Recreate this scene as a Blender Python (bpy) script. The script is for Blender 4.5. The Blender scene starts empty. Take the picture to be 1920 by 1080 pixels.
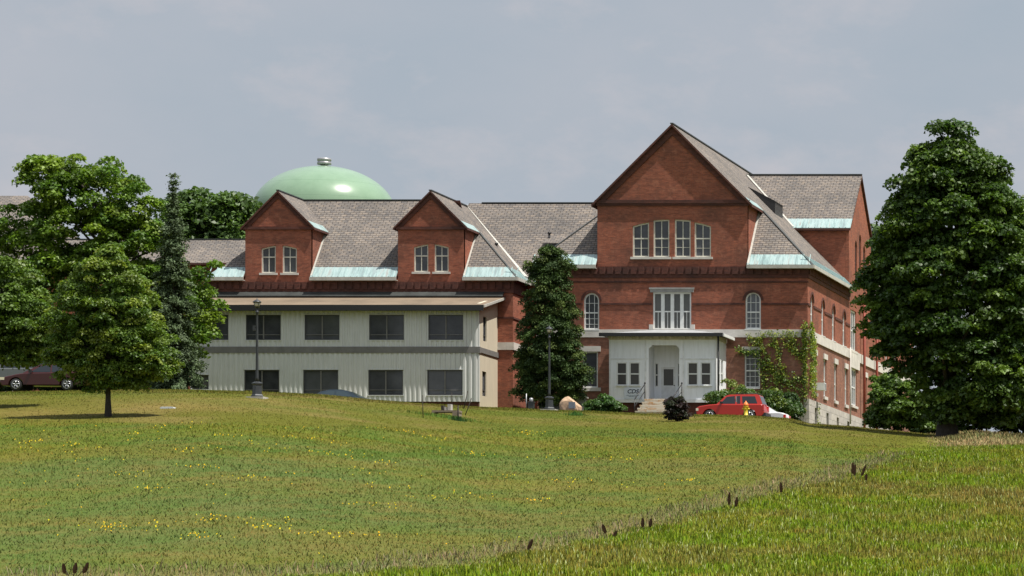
import bpy, bmesh, math, random
import numpy as np
from mathutils import Vector, Matrix
from mathutils.geometry import tessellate_polygon

random.seed(7)
rng = np.random.default_rng(11)
COL = bpy.context.scene.collection
# view constants of the surveying station: focal length in photo pixels and the vanishing point of the depth axis
F, CX, CY = 7500.0, 2865.0, 1260.0
def PX(px, Y): return (px - CX) * Y / F
def PZ(row, Y): return (CY - row) * Y / F

# ------------------------------------------------------------------ object helpers
def tag(o, label=None, cat=None, group=None, kind=None):
    if label: o['label'] = label
    if cat: o['category'] = cat
    if group: o['group'] = group
    if kind: o['kind'] = kind
    return o
def thing(name, label, cat, loc=(0, 0, 0), rz=0.0, group=None):
    o = bpy.data.objects.new(name, None); COL.objects.link(o)
    o.empty_display_size = 0.3
    o.location = loc; o.rotation_euler = (0, 0, rz)
    return tag(o, label, cat, group)
def link(name, me, parent=None, loc=None):
    o = bpy.data.objects.new(name, me); COL.objects.link(o)
    if parent is not None: o.parent = parent
    if loc is not None: o.location = loc
    return o
def auto_uv(me):
    """UVs in metres: u along the horizontal tangent of each face, v up its slope."""
    n = len(me.polygons)
    if not n: return
    uv = me.uv_layers.new(name='UVMap').data
    co = np.empty(len(me.vertices) * 3, 'f'); me.vertices.foreach_get('co', co); co = co.reshape(-1, 3)
    out = np.zeros((len(me.loops), 2), 'f')
    for p in me.polygons:
        nx, ny, nz = p.normal
        h = math.hypot(nx, ny)
        if h < 1e-3: t = (1, 0, 0); b = (0, 1, 0)
        else:
            t = (-ny / h, nx / h, 0)
            b = (ny * t[2] - nz * t[1], nz * t[0] - nx * t[2], nx * t[1] - ny * t[0])
        for li in p.loop_indices:
            c = co[me.loops[li].vertex_index]
            out[li, 0] = c[0] * t[0] + c[1] * t[1] + c[2] * t[2]
            out[li, 1] = c[0] * b[0] + c[1] * b[1] + c[2] * b[2]
    uv.foreach_set('uv', out.ravel())

class MB:
    def __init__(s): s.v = []; s.f = []; s.m = []; s.sm = []
    def poly(s, pts, m=0, smooth=False):
        b = len(s.v); s.v += [tuple(p) for p in pts]; s.f.append(list(range(b, b + len(pts)))); s.m.append(m); s.sm.append(smooth)
        return s
    def box(s, x0, x1, y0, y1, z0, z1, m=0):
        if x0 > x1: x0, x1 = x1, x0
        if y0 > y1: y0, y1 = y1, y0
        if z0 > z1: z0, z1 = z1, z0
        b = len(s.v)
        s.v += [(x0,y0,z0),(x1,y0,z0),(x1,y1,z0),(x0,y1,z0),(x0,y0,z1),(x1,y0,z1),(x1,y1,z1),(x0,y1,z1)]
        for q in ((0,3,2,1),(4,5,6,7),(0,1,5,4),(1,2,6,5),(2,3,7,6),(3,0,4,7)):
            s.f.append([b + i for i in q]); s.m.append(m); s.sm.append(False)
        return s
    def slab(s, pts, th, m=0, mside=None):
        """planar polygon pts (top, counter-clockwise from above) with thickness th straight down"""
        if mside is None: mside = m
        n = len(pts); b = len(s.v)
        s.v += [tuple(p) for p in pts] + [(p[0], p[1], p[2] - th) for p in pts]
        s.f.append(list(range(b, b + n))); s.m.append(m); s.sm.append(False)
        s.f.append([b + n + i for i in range(n - 1, -1, -1)]); s.m.append(mside); s.sm.append(False)
        for i in range(n):
            j = (i + 1) % n
            s.f.append([b + i, b + n + i, b + n + j, b + j]); s.m.append(mside); s.sm.append(False)
        return s
    def tube(s, p0, p1, r0, r1=None, n=8, m=0, caps=True, smooth=True):
        if r1 is None: r1 = r0
        p0 = Vector(p0); p1 = Vector(p1); d = (p1 - p0)
        if d.length < 1e-6: return s
        d.normalize()
        a = Vector((0, 0, 1)) if abs(d.z) < .9 else Vector((1, 0, 0))
        u = d.cross(a).normalized(); w = d.cross(u)
        b = len(s.v)
        for (p, r) in ((p0, r0), (p1, r1)):
            for i in range(n):
                t = 2 * math.pi * i / n
                s.v.append(tuple(p + u * (math.cos(t) * r) + w * (math.sin(t) * r)))
        for i in range(n):
            j = (i + 1) % n
            s.f.append([b + i, b + j, b + n + j, b + n + i][::-1]); s.m.append(m); s.sm.append(smooth)
        if caps:
            s.f.append([b + i for i in range(n)]); s.m.append(m); s.sm.append(False)
            s.f.append([b + n + i for i in range(n)][::-1]); s.m.append(m); s.sm.append(False)
        return s
    def lathe(s, prof, c=(0, 0, 0), n=16, m=0, smooth=True):
        """prof: list of (r, z) from bottom to top"""
        b = len(s.v)
        for (r, z) in prof:
            for i in range(n):
                t = 2 * math.pi * i / n
                s.v.append((c[0] + r * math.cos(t), c[1] + r * math.sin(t), c[2] + z))
        for k in range(len(prof) - 1):
            for i in range(n):
                j = (i + 1) % n
                s.f.append([b + k * n + i, b + k * n + j, b + (k + 1) * n + j, b + (k + 1) * n + i]); s.m.append(m); s.sm.append(smooth)
        s.f.append([b + i for i in range(n)][::-1]); s.m.append(m); s.sm.append(False)
        e = b + (len(prof) - 1) * n
        s.f.append([e + i for i in range(n)]); s.m.append(m); s.sm.append(False)
        return s
    def build(s, name, mats, parent=None, loc=None, fix=False):
        me = bpy.data.meshes.new(name); me.from_pydata(s.v, [], s.f)
        if not isinstance(mats, (list, tuple)): mats = [mats]
        for m in mats: me.materials.append(m)
        for p, mi, sm in zip(me.polygons, s.m, s.sm): p.material_index = mi; p.use_smooth = sm
        me.update()
        if fix:
            bm = bmesh.new(); bm.from_mesh(me); bmesh.ops.recalc_face_normals(bm, faces=bm.faces); bm.to_mesh(me); bm.free()
        auto_uv(me)
        return link(name, me, parent, loc)

# ------------------------------------------------------------------ materials
def nt(name):
    m = bpy.data.materials.new(name); m.use_nodes = True
    t = m.node_tree; b = t.nodes['Principled BSDF']
    return m, t, b, t.nodes.new, t.links.new
def mat(name, col, rough=.7, metal=0.0, var=0.0, scale=3.0, spec=.5, bump=0.0, rnd=0.0):
    m, t, b, N, L = nt(name)
    b.inputs['Roughness'].default_value = rough; b.inputs['Metallic'].default_value = metal
    b.inputs['Specular IOR Level'].default_value = spec
    b.inputs['Base Color'].default_value = (*col, 1)
    if var or rnd:
        tc = N('ShaderNodeTexCoord'); no = N('ShaderNodeTexNoise'); no.inputs['Scale'].default_value = scale; no.inputs['Detail'].default_value = 6
        no.inputs['Roughness'].default_value = .65
        L(tc.outputs['Object'], no.inputs['Vector'])
        r = N('ShaderNodeMapRange'); r.inputs['From Min'].default_value = .3; r.inputs['From Max'].default_value = .7
        r.inputs['To Min'].default_value = 1 - var; r.inputs['To Max'].default_value = 1 + var
        L(no.outputs['Fac'], r.inputs['Value'])
        v = N('ShaderNodeVectorMath'); v.operation = 'SCALE'; v.inputs[0].default_value = col
        L(r.outputs[0], v.inputs['Scale'])
        if rnd:
            oi = N('ShaderNodeObjectInfo'); mr = N('ShaderNodeMapRange'); mr.inputs['To Min'].default_value = 1 - rnd; mr.inputs['To Max'].default_value = 1 + rnd
            L(oi.outputs['Random'], mr.inputs['Value'])
            mu = N('ShaderNodeMath'); mu.operation = 'MULTIPLY'; L(r.outputs[0], mu.inputs[0]); L(mr.outputs[0], mu.inputs[1]); L(mu.outputs[0], v.inputs['Scale'])
        L(v.outputs[0], b.inputs['Base Color'])
        if bump:
            bp = N('ShaderNodeBump'); bp.inputs['Strength'].default_value = bump; bp.inputs['Distance'].default_value = .05
            L(no.outputs['Fac'], bp.inputs['Height']); L(bp.outputs[0], b.inputs['Normal'])
    return m
def uvnode(N, L, sx=1, sy=1):
    tc = N('ShaderNodeTexCoord'); mp = N('ShaderNodeMapping'); mp.inputs['Scale'].default_value = (sx, sy, 1)
    L(tc.outputs['UV'], mp.inputs['Vector']); return mp.outputs[0]
def ramp(N, stops):
    r = N('ShaderNodeValToRGB'); e = r.color_ramp.elements
    while len(e) < len(stops): e.new(.5)
    for x, (p, c) in zip(e, stops): x.position = p; x.color = (*c, 1)
    return r
def mixc(N, L, a, b, fac, mode='MIX'):
    m = N('ShaderNodeMix'); m.data_type = 'RGBA'; m.blend_type = mode; m.clamp_factor = True
    for s, v in ((0, fac), (6, a), (7, b)):
        if isinstance(v, (int, float)): m.inputs[s].default_value = v
        elif isinstance(v, tuple): m.inputs[s].default_value = (*v, 1)
        else: L(v, m.inputs[s])
    return m.outputs[2]
def noise(N, L, vec, scale, detail=5, rough=.6):
    n = N('ShaderNodeTexNoise'); n.inputs['Scale'].default_value = scale; n.inputs['Detail'].default_value = detail; n.inputs['Roughness'].default_value = rough
    L(vec, n.inputs['Vector']); return n.outputs['Fac']
def brick_mat(name, c1, c2, mortar, stain, soot=.5):
    m, t, b, N, L = nt(name)
    uv = uvnode(N, L)
    br = N('ShaderNodeTexBrick'); L(uv, br.inputs['Vector'])
    br.inputs['Scale'].default_value = 1; br.inputs['Brick Width'].default_value = .23; br.inputs['Row Height'].default_value = .075
    br.inputs['Mortar Size'].default_value = .008; br.inputs['Bias'].default_value = 0
    br.inputs['Color1'].default_value = (*c1, 1); br.inputs['Color2'].default_value = (*c2, 1); br.inputs['Mortar'].default_value = (*mortar, 1)
    br.inputs['Mortar Smooth'].default_value = .3
    tc = N('ShaderNodeTexCoord')
    # horizontal courses of differing tone
    mp = N('ShaderNodeMapping'); mp.inputs['Scale'].default_value = (1.3, 5.5, 1); L(tc.outputs['UV'], mp.inputs['Vector'])
    n1 = noise(N, L, mp.outputs[0], 1.3, 9, .82)
    r1 = ramp(N, [(.36, (.68, .66, .66)), (.5, (1, 1, 1)), (.64, (1.28, 1.26, 1.2))]); L(n1, r1.inputs[0])
    c = mixc(N, L, br.outputs['Color'], r1.outputs[0], 1.0, 'MULTIPLY')
    # blotchy soot and pale bloom
    n2 = noise(N, L, tc.outputs['Object'], .45, 7, .68)
    r2 = ramp(N, [(.44, (0, 0, 0)), (.66, (1, 1, 1))]); L(n2, r2.inputs[0])
    mu = N('ShaderNodeMath'); mu.operation = 'MULTIPLY'; mu.inputs[1].default_value = soot; L(r2.outputs[0], mu.inputs[0])
    c = mixc(N, L, c, stain, mu.outputs[0])
    n3 = noise(N, L, tc.outputs['Object'], 2.6, 6, .7)
    r3 = ramp(N, [(.54, (0, 0, 0)), (.74, (.5, .5, .5))]); L(n3, r3.inputs[0])
    c = mixc(N, L, c, (c1[0]*1.35, c1[1]*1.9, c1[2]*2.1), r3.outputs[0])
    L(c, b.inputs['Base Color']); b.inputs['Roughness'].default_value = .9; b.inputs['Specular IOR Level'].default_value = .2
    bp = N('ShaderNodeBump'); bp.inputs['Strength'].default_value = .25; bp.inputs['Distance'].default_value = .02
    L(n1, bp.inputs['Height']); L(bp.outputs[0], b.inputs['Normal'])
    return m
def shingle_mat(name):
    m, t, b, N, L = nt(name)
    uv = uvnode(N, L)
    br = N('ShaderNodeTexBrick'); L(uv, br.inputs['Vector'])
    br.inputs['Scale'].default_value = 1; br.inputs['Brick Width'].default_value = .40; br.inputs['Row Height'].default_value = .205
    br.inputs['Mortar Size'].default_value = .024; br.inputs['Mortar Smooth'].default_value = .4; br.inputs['Bias'].default_value = -.1
    br.inputs['Color1'].default_value = (.225, .20, .18, 1); br.inputs['Color2'].default_value = (.155, .145, .14, 1); br.inputs['Mortar'].default_value = (.07, .06, .056, 1)
    mp = N('ShaderNodeMapping'); mp.inputs['Scale'].default_value = (2.2, 3.7, 1); L(uv, mp.inputs['Vector'])
    n1 = noise(N, L, mp.outputs[0], 1.6, 4, .7)
    r1 = ramp(N, [(.32, (.68, .68, .72)), (.5, (1, 1, 1)), (.66, (1.28, 1.16, 1.0))]); L(n1, r1.inputs[0])
    c = mixc(N, L, br.outputs['Color'], r1.outputs[0], 1.0, 'MULTIPLY')
    n2 = noise(N, L, uv, .3, 7, .7); r2 = ramp(N, [(.35, (.74, .76, .78)), (.65, (1.14, 1.12, 1.1))]); L(n2, r2.inputs[0])
    c = mixc(N, L, c, r2.outputs[0], 1.0, 'MULTIPLY')
    L(c, b.inputs['Base Color']); b.inputs['Roughness'].default_value = .92; b.inputs['Specular IOR Level'].default_value = .15
    bp = N('ShaderNodeBump'); bp.inputs['Strength'].default_value = .5; bp.inputs['Distance'].default_value = .03
    L(br.outputs['Fac'], bp.inputs['Height']); bp.invert = True; L(bp.outputs[0], b.inputs['Normal'])
    return m
def copper_mat(name):
    m, t, b, N, L = nt(name)
    tc = N('ShaderNodeTexCoord')
    mp = N('ShaderNodeMapping'); mp.inputs['Scale'].default_value = (2.6, .3, 1); L(tc.outputs['UV'], mp.inputs['Vector'])
    n1 = noise(N, L, mp.outputs[0], 1.6, 5, .7)
    r = ramp(N, [(.34, (.07, .10, .11)), (.45, (.14, .26, .26)), (.54, (.34, .50, .49)), (.64, (.24, .19, .16))]); L(n1, r.inputs[0])
    n2 = noise(N, L, tc.outputs['Object'], .5, 3, .6)
    c = mixc(N, L, r.outputs[0], (.38, .46, .46), n2)
    L(c, b.inputs['Base Color']); b.inputs['Roughness'].default_value = .5; b.inputs['Metallic'].default_value = .15
    return m
def siding_mat(name, col, pitch=.32, dark=.7, noisev=.06):
    m, t, b, N, L = nt(name)
    tc = N('ShaderNodeTexCoord'); n = noise(N, L, tc.outputs['Object'], .8, 6, .7)
    r = ramp(N, [(.3, tuple(c * (1 - noisev * 2) for c in col)), (.7, tuple(c * (1 + noisev) for c in col))]); L(n, r.inputs[0])
    mp = N('ShaderNodeMapping'); mp.inputs['Scale'].default_value = (3, .25, 1); L(tc.outputs['UV'], mp.inputs['Vector'])
    n2 = noise(N, L, mp.outputs[0], 2, 4, .7); r2 = ramp(N, [(.35, (.9, .9, .89)), (.6, (1, 1, 1))]); L(n2, r2.inputs[0])
    c = mixc(N, L, r.outputs[0], r2.outputs[0], 1.0, 'MULTIPLY')
    L(c, b.inputs['Base Color']); b.inputs['Roughness'].default_value = .55
    return m
def glass_mat(name, a=(.014, .016, .020), bcol=(.14, .145, .16), rough=.12):
    m, t, b, N, L = nt(name)
    oi = N('ShaderNodeObjectInfo'); tc = N('ShaderNodeTexCoord')
    n = noise(N, L, tc.outputs['Object'], .8, 5, .65)  # grey blobs imitate reflections, painted into the pane colour
    ad = N('ShaderNodeMath'); ad.operation = 'MULTIPLY_ADD'; ad.inputs[1].default_value = .55; ad.inputs[2].default_value = -.3
    L(oi.outputs['Random'], ad.inputs[0]); a2 = N('ShaderNodeMath'); a2.operation = 'ADD'; L(ad.outputs[0], a2.inputs[0]); L(n, a2.inputs[1])
    c = mixc(N, L, a, bcol, a2.outputs[0])
    L(c, b.inputs['Base Color']); b.inputs['Roughness'].default_value = rough
    return m
def vc_mat(name, attr='Col', rough=.75, trans=.35, spec=.25, nscale=0, nvar=.0, up=0.0):
    """diffuse + translucent material coloured per leaf or blade"""
    m, t, b, N, L = nt(name)
    at = N('ShaderNodeAttribute'); at.attribute_name = attr
    c = at.outputs['Color']
    if nscale:
        tc = N('ShaderNodeTexCoord'); n = noise(N, L, tc.outputs['Object'], nscale, 8, .75)
        r = ramp(N, [(.3, (1 - nvar,) * 3), (.7, (1 + nvar,) * 3)]); L(n, r.inputs[0]); c = mixc(N, L, c, r.outputs[0], 1.0, 'MULTIPLY')
    L(c, b.inputs['Base Color']); b.inputs['Roughness'].default_value = rough; b.inputs['Specular IOR Level'].default_value = spec
    if up:
        ge = N('ShaderNodeNewGeometry'); v = N('ShaderNodeVectorMath'); v.operation = 'SCALE'; v.inputs['Scale'].default_value = 1 - up; L(ge.outputs['Normal'], v.inputs[0])
        v2 = N('ShaderNodeVectorMath'); v2.operation = 'ADD'; v2.inputs[1].default_value = (0, 0, up); L(v.outputs[0], v2.inputs[0])
        v3 = N('ShaderNodeVectorMath'); v3.operation = 'NORMALIZE'; L(v2.outputs[0], v3.inputs[0]); L(v3.outputs[0], b.inputs['Normal'])
    if trans:
        tr = N('ShaderNodeBsdfTranslucent'); g = N('ShaderNodeVectorMath'); g.operation = 'MULTIPLY'; g.inputs[1].default_value = (1.25, 1.35, .6)
        L(c, g.inputs[0]); L(g.outputs[0], tr.inputs['Color'])
        mx = N('ShaderNodeMixShader'); mx.inputs[0].default_value = trans
        L(b.outputs[0], mx.inputs[1]); L(tr.outputs[0], mx.inputs[2]); L(mx.outputs[0], t.nodes['Material Output'].inputs['Surface'])
    return m

M = dict(
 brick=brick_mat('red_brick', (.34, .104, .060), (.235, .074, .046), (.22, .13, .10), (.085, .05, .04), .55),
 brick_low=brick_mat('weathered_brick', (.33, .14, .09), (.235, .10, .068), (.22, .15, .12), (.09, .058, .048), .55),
 brick_dark=brick_mat('dark_brick', (.125, .045, .034), (.085, .036, .03), (.09, .05, .04), (.045, .03, .028), .6),  # darker brick tone for cornices, mouldings, plinths and roof edges
 shingle=shingle_mat('weathered_shingle'), copper=copper_mat('green_copper'),
 white=mat('white_paint', (.72, .73, .74), .5, var=.14, scale=2.5, rnd=.05),
 sash=mat('cream_window_paint', (.62, .60, .52), .6, var=.2, scale=4),
 whitesash=mat('white_window_paint', (.68, .69, .68), .5, var=.1, scale=3),
 fascia=mat('painted_fascia', (.42, .41, .37), .6, var=.2, scale=3),
 stone=mat('band_stone', (.55, .52, .48), .85, var=.16, scale=1.6, bump=.2),
 greystone=mat('grey_lintel_stone', (.28, .275, .265), .85, var=.2, scale=2.4, bump=.2),
 glass=glass_mat('window_glass'), glass_blind=glass_mat('blind_behind_glass', (.035, .036, .038), (.13, .13, .125), .25),
 glass_brown=glass_mat('screened_glass', (.04, .036, .033), (.075, .068, .062), .3),
 bronze=mat('bronze_frame', (.075, .075, .08), .4, .3),
 siding=siding_mat('pale_green_metal_siding', (.63, .645, .635), noisev=.03),
 cream=siding_mat('cream_metal_siding', (.62, .56, .44), noisev=.03),
 greyband=mat('grey_fascia_panel', (.17, .165, .16), .6, var=.18, scale=2),
 tan=mat('sun_bleached_roofing', (.175, .13, .088), .85, var=.3, scale=.45),
 black=mat('black_paint', (.018, .018, .02), .45), darkmetal=mat('weathered_dark_metal', (.055, .06, .058), .5, .3, var=.35, scale=1),
 membrane=mat('grey_roof_membrane', (.30, .31, .32), .7, var=.25, scale=1.2),
 frieze=mat('old_cream_paint', (.50, .46, .38), .7, var=.25, scale=3),
 boards=siding_mat('white_boarding', (.84, .86, .90), noisev=.02),
 conc=mat('concrete', (.38, .36, .33), .9, var=.2, scale=3, bump=.2),
 mint=mat('mint_green_tank_paint', (.25, .40, .26), .24, var=.07, scale=.35, spec=.6),
 steel=mat('galvanised_steel', (.35, .35, .36), .45, .5, var=.2),
 bark=mat('bark', (.035, .028, .022), .95, var=.4, scale=6, bump=.5),
 lampmetal=mat('lamp_post_paint', (.035, .038, .042), .45, .2, var=.3, scale=3),
 lampglass=mat('lamp_glass', (.55, .50, .40), .3),
 asphalt=mat('asphalt', (.055, .055, .056), .9, var=.2, scale=4),
 rubber=mat('tyre_rubber', (.02, .02, .02), .8), alloy=mat('alloy_rim', (.45, .46, .48), .3, .7),
 carglass=mat('car_glass', (.012, .016, .02), .06, spec=.7), bluglass=mat('car_glass_sky_tint', (.02, .04, .05), .05, spec=.9),
 chrome=mat('bright_trim', (.5, .5, .5), .25, .8), headlight=mat('headlight_lens', (.75, .68, .5), .15),
 taillight=mat('red_lens', (.55, .02, .015), .2), rustred=mat('rust_red_pipe', (.25, .05, .03), .7, var=.2),
 hyd=mat('yellow_hydrant_paint', (.62, .46, .03), .5, var=.15, scale=8), hydtop=mat('orange_hydrant_paint', (.72, .19, .03), .5, var=.1, scale=8),
 rockm=mat('tan_boulder', (.46, .31, .20), .9, var=.4, scale=2.2, bump=.6), plaque=mat('bluish_plaque', (.16, .18, .21), .4, var=.3, scale=9),
 wood=mat('weathered_timber', (.20, .16, .12), .9, var=.3, scale=8), darkwood=mat('dark_stake', (.03, .024, .02), .9),
 signw=mat('sign_board', (.62, .67, .74), .5), ink=mat('navy_ink', (.012, .016, .045), .6), inkg=mat('grey_ink', (.12, .16, .21), .6),
)
def tank_mat():
    m, t, b, N, L = nt('mint_green_tank_paint'); tc = N('ShaderNodeTexCoord'); sp = N('ShaderNodeSeparateXYZ'); L(tc.outputs['Object'], sp.inputs[0])
    at = N('ShaderNodeMath'); at.operation = 'ARCTAN2'; L(sp.outputs['Y'], at.inputs[0]); L(sp.outputs['X'], at.inputs[1])
    cb = N('ShaderNodeCombineXYZ'); L(at.outputs[0], cb.inputs[0]); L(sp.outputs['Z'], cb.inputs[1])
    br = N('ShaderNodeTexBrick'); L(cb.outputs[0], br.inputs['Vector']); br.inputs['Scale'].default_value = 1; br.inputs['Brick Width'].default_value = .33; br.inputs['Row Height'].default_value = 1.7; br.inputs['Mortar Size'].default_value = .012
    for k, c in (('Color1', (.205, .31, .215)), ('Color2', (.19, .295, .20)), ('Mortar', (.13, .215, .14))): br.inputs[k].default_value = (*c, 1)
    n = noise(N, L, tc.outputs['Object'], .5, 8, .7); r = ramp(N, [(.3, (.86, .88, .86)), (.7, (1.08, 1.06, 1.06))]); L(n, r.inputs[0]); c = mixc(N, L, br.outputs['Color'], r.outputs[0], 1.0, 'MULTIPLY')
    n2 = noise(N, L, tc.outputs['Object'], 2.2, 4, .6); r2 = ramp(N, [(.7, (0, 0, 0)), (.74, (.7, .7, .7))]); L(n2, r2.inputs[0]); c = mixc(N, L, c, (.16, .15, .10), r2.outputs[0])
    L(c, b.inputs['Base Color']); b.inputs['Roughness'].default_value = .24
    return m
M['mint'] = tank_mat()
def steps_mat():
    m, t, b, N, L = nt('rusty_concrete'); tc = N('ShaderNodeTexCoord'); mp = N('ShaderNodeMapping'); mp.inputs['Scale'].default_value = (1, 1, 3); L(tc.outputs['Object'], mp.inputs['Vector'])
    n = noise(N, L, mp.outputs[0], 2.2, 7, .75); r = ramp(N, [(.5, (.55, .52, .45)), (.6, (.45, .27, .13)), (.72, (.25, .08, .03))]); L(n, r.inputs[0])
    L(r.outputs[0], b.inputs['Base Color']); b.inputs['Roughness'].default_value = .9
    return m
M['steps'] = steps_mat()
def stoneblock_mat():
    m, t, b, N, L = nt('foundation_stone'); uv = uvnode(N, L)
    br = N('ShaderNodeTexBrick'); L(uv, br.inputs['Vector']); br.inputs['Scale'].default_value = 1; br.inputs['Brick Width'].default_value = 1.1; br.inputs['Row Height'].default_value = .45
    br.inputs['Mortar Size'].default_value = .012; br.inputs['Color1'].default_value = (.52, .48, .43, 1); br.inputs['Color2'].default_value = (.42, .39, .36, 1); br.inputs['Mortar'].default_value = (.2, .18, .16, 1)
    n = noise(N, L, uv, 2.2, 7, .7); r = ramp(N, [(.3, (.7, .7, .7)), (.65, (1.1, 1.1, 1.1))]); L(n, r.inputs[0])
    L(mixc(N, L, br.outputs['Color'], r.outputs[0], 1.0, 'MULTIPLY'), b.inputs['Base Color']); b.inputs['Roughness'].default_value = .9
    return m
M['found'] = stoneblock_mat()

# ------------------------------------------------------------------ terrain
def vnoise(x, y, seed=0):
    x = np.asarray(x, float); y = np.asarray(y, float)
    xi = np.floor(x).astype(np.int64); yi = np.floor(y).astype(np.int64); xf = x - xi; yf = y - yi
    def h(a, b):
        n = (a * 374761393 + b * 668265263 + seed * 1442695041) & 0x7fffffff
        n = ((n ^ (n >> 13)) * 1274126177) & 0x7fffffff
        return ((n ^ (n >> 16)) & 0xffff) / 65535.0
    u = xf * xf * (3 - 2 * xf); v = yf * yf * (3 - 2 * yf)
    return (h(xi, yi) * (1 - u) + h(xi + 1, yi) * u) * (1 - v) + (h(xi, yi + 1) * (1 - u) + h(xi + 1, yi + 1) * u) * v
def fbm(x, y, s, seed=0, oct=4):
    t = 0; a = 1; tot = 0; f = 1 / s
    for k in range(oct):
        t = t + a * vnoise(np.asarray(x) * f, np.asarray(y) * f, seed + k * 17); tot += a; a *= .55; f *= 2.1
    return t / tot
CP = [-400, 0, 200, 350, 480, 600, 700, 800, 900, 1000, 1100, 1200, 1300, 1400, 1480, 1520, 1600, 1640, 1740, 1850, 1920, 2300]
CR = [742, 737, 733, 732, 735, 741, 751, 758, 764, 768, 771, 776, 778, 780, 786, 796, 801, 806, 815, 819, 826, 850]
YP = [-400, 400, 700, 1000, 1740, 2300]; YC = [205, 205, 215, 232, 225, 215]
DP = [-400, 200, 500, 640, 760, 900, 1250, 1300, 1480, 1560, 1640, 2300]; DD = [0, 0, 14, 30, 22, 4, 4, 19, 17, 1, 1, 0]
def row_of(px, Y):
    px = np.clip(px, -400, 2300)
    rc = np.interp(px, CP, CR); yc = np.interp(px, YP, YC); d = np.interp(px, DP, DD)
    t = np.clip((Y - 110) / (yc - 110), 0, 1)
    r = rc + (1085 - rc) * (1 - t) ** 1.6
    bump = np.clip(1 - np.abs(Y - 241) / 9.0, 0, 1); bump = np.clip(bump * 2, 0, 1); bump = bump * bump * (3 - 2 * bump)
    return r + d * bump
def ground(x, y):
    x = np.asarray(x, float); y = np.asarray(y, float)
    yy = np.clip(y, 110, 300)
    px = CX + F * x / np.maximum(yy, 1)
    z = yy * (CY - row_of(px, yy)) / F
    z = np.where(y < 110, -1.6 + (z + 1.6) * (np.clip(y, 0, 110) / 110) ** 1.5, z)
    mid = np.exp(-((y - 170) / 60) ** 2)
    return z + mid * .12 * (fbm(x, y, 6, 5, 3) - .5) + .0
def gz(x, y): return float(ground(x, y))
def at_row(px, row):
    """world point on the near slope of the hill seen in column px, row"""
    lo, hi = 110.0, float(np.interp(px, YP, YC))
    for _ in range(40):
        mid = (lo + hi) / 2
        if row_of(px, mid) > row: lo = mid
        else: hi = mid
    x = PX(px, lo); return x, lo, gz(x, lo)
TB_P = [-500, 100, 640, 870, 1125, 1300, 1465, 1605, 1690, 1750, 1800, 2300]; TB_R = [1120, 1092, 1076, 1056, 1005, 960, 918, 886, 852, 836, 830, 825]
LB_P = [-400, 0, 250, 900, 1250, 1500, 1700, 2300]; LB_R = [788, 786, 792, 806, 812, 826, 838, 838]
def regions(x, y):
    x = np.asarray(x, float); y = np.asarray(y, float)
    px = CX + F * x / np.maximum(y, 30); row = row_of(px, np.clip(y, 60, 300))
    row = np.where(y < 110, 1085 + (110 - y) * 6, row)
    wob = (fbm(x, y, 3.5, 77, 3) - .5) * 26
    tall = np.clip((row + wob - np.interp(px, TB_P, TB_R)) / 44 + .5, 0, 1)
    lawn = np.clip((np.interp(px, LB_P, LB_R) - row + wob * .35) / 8 + .5, 0, 1)
    return px, row, tall, lawn
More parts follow.
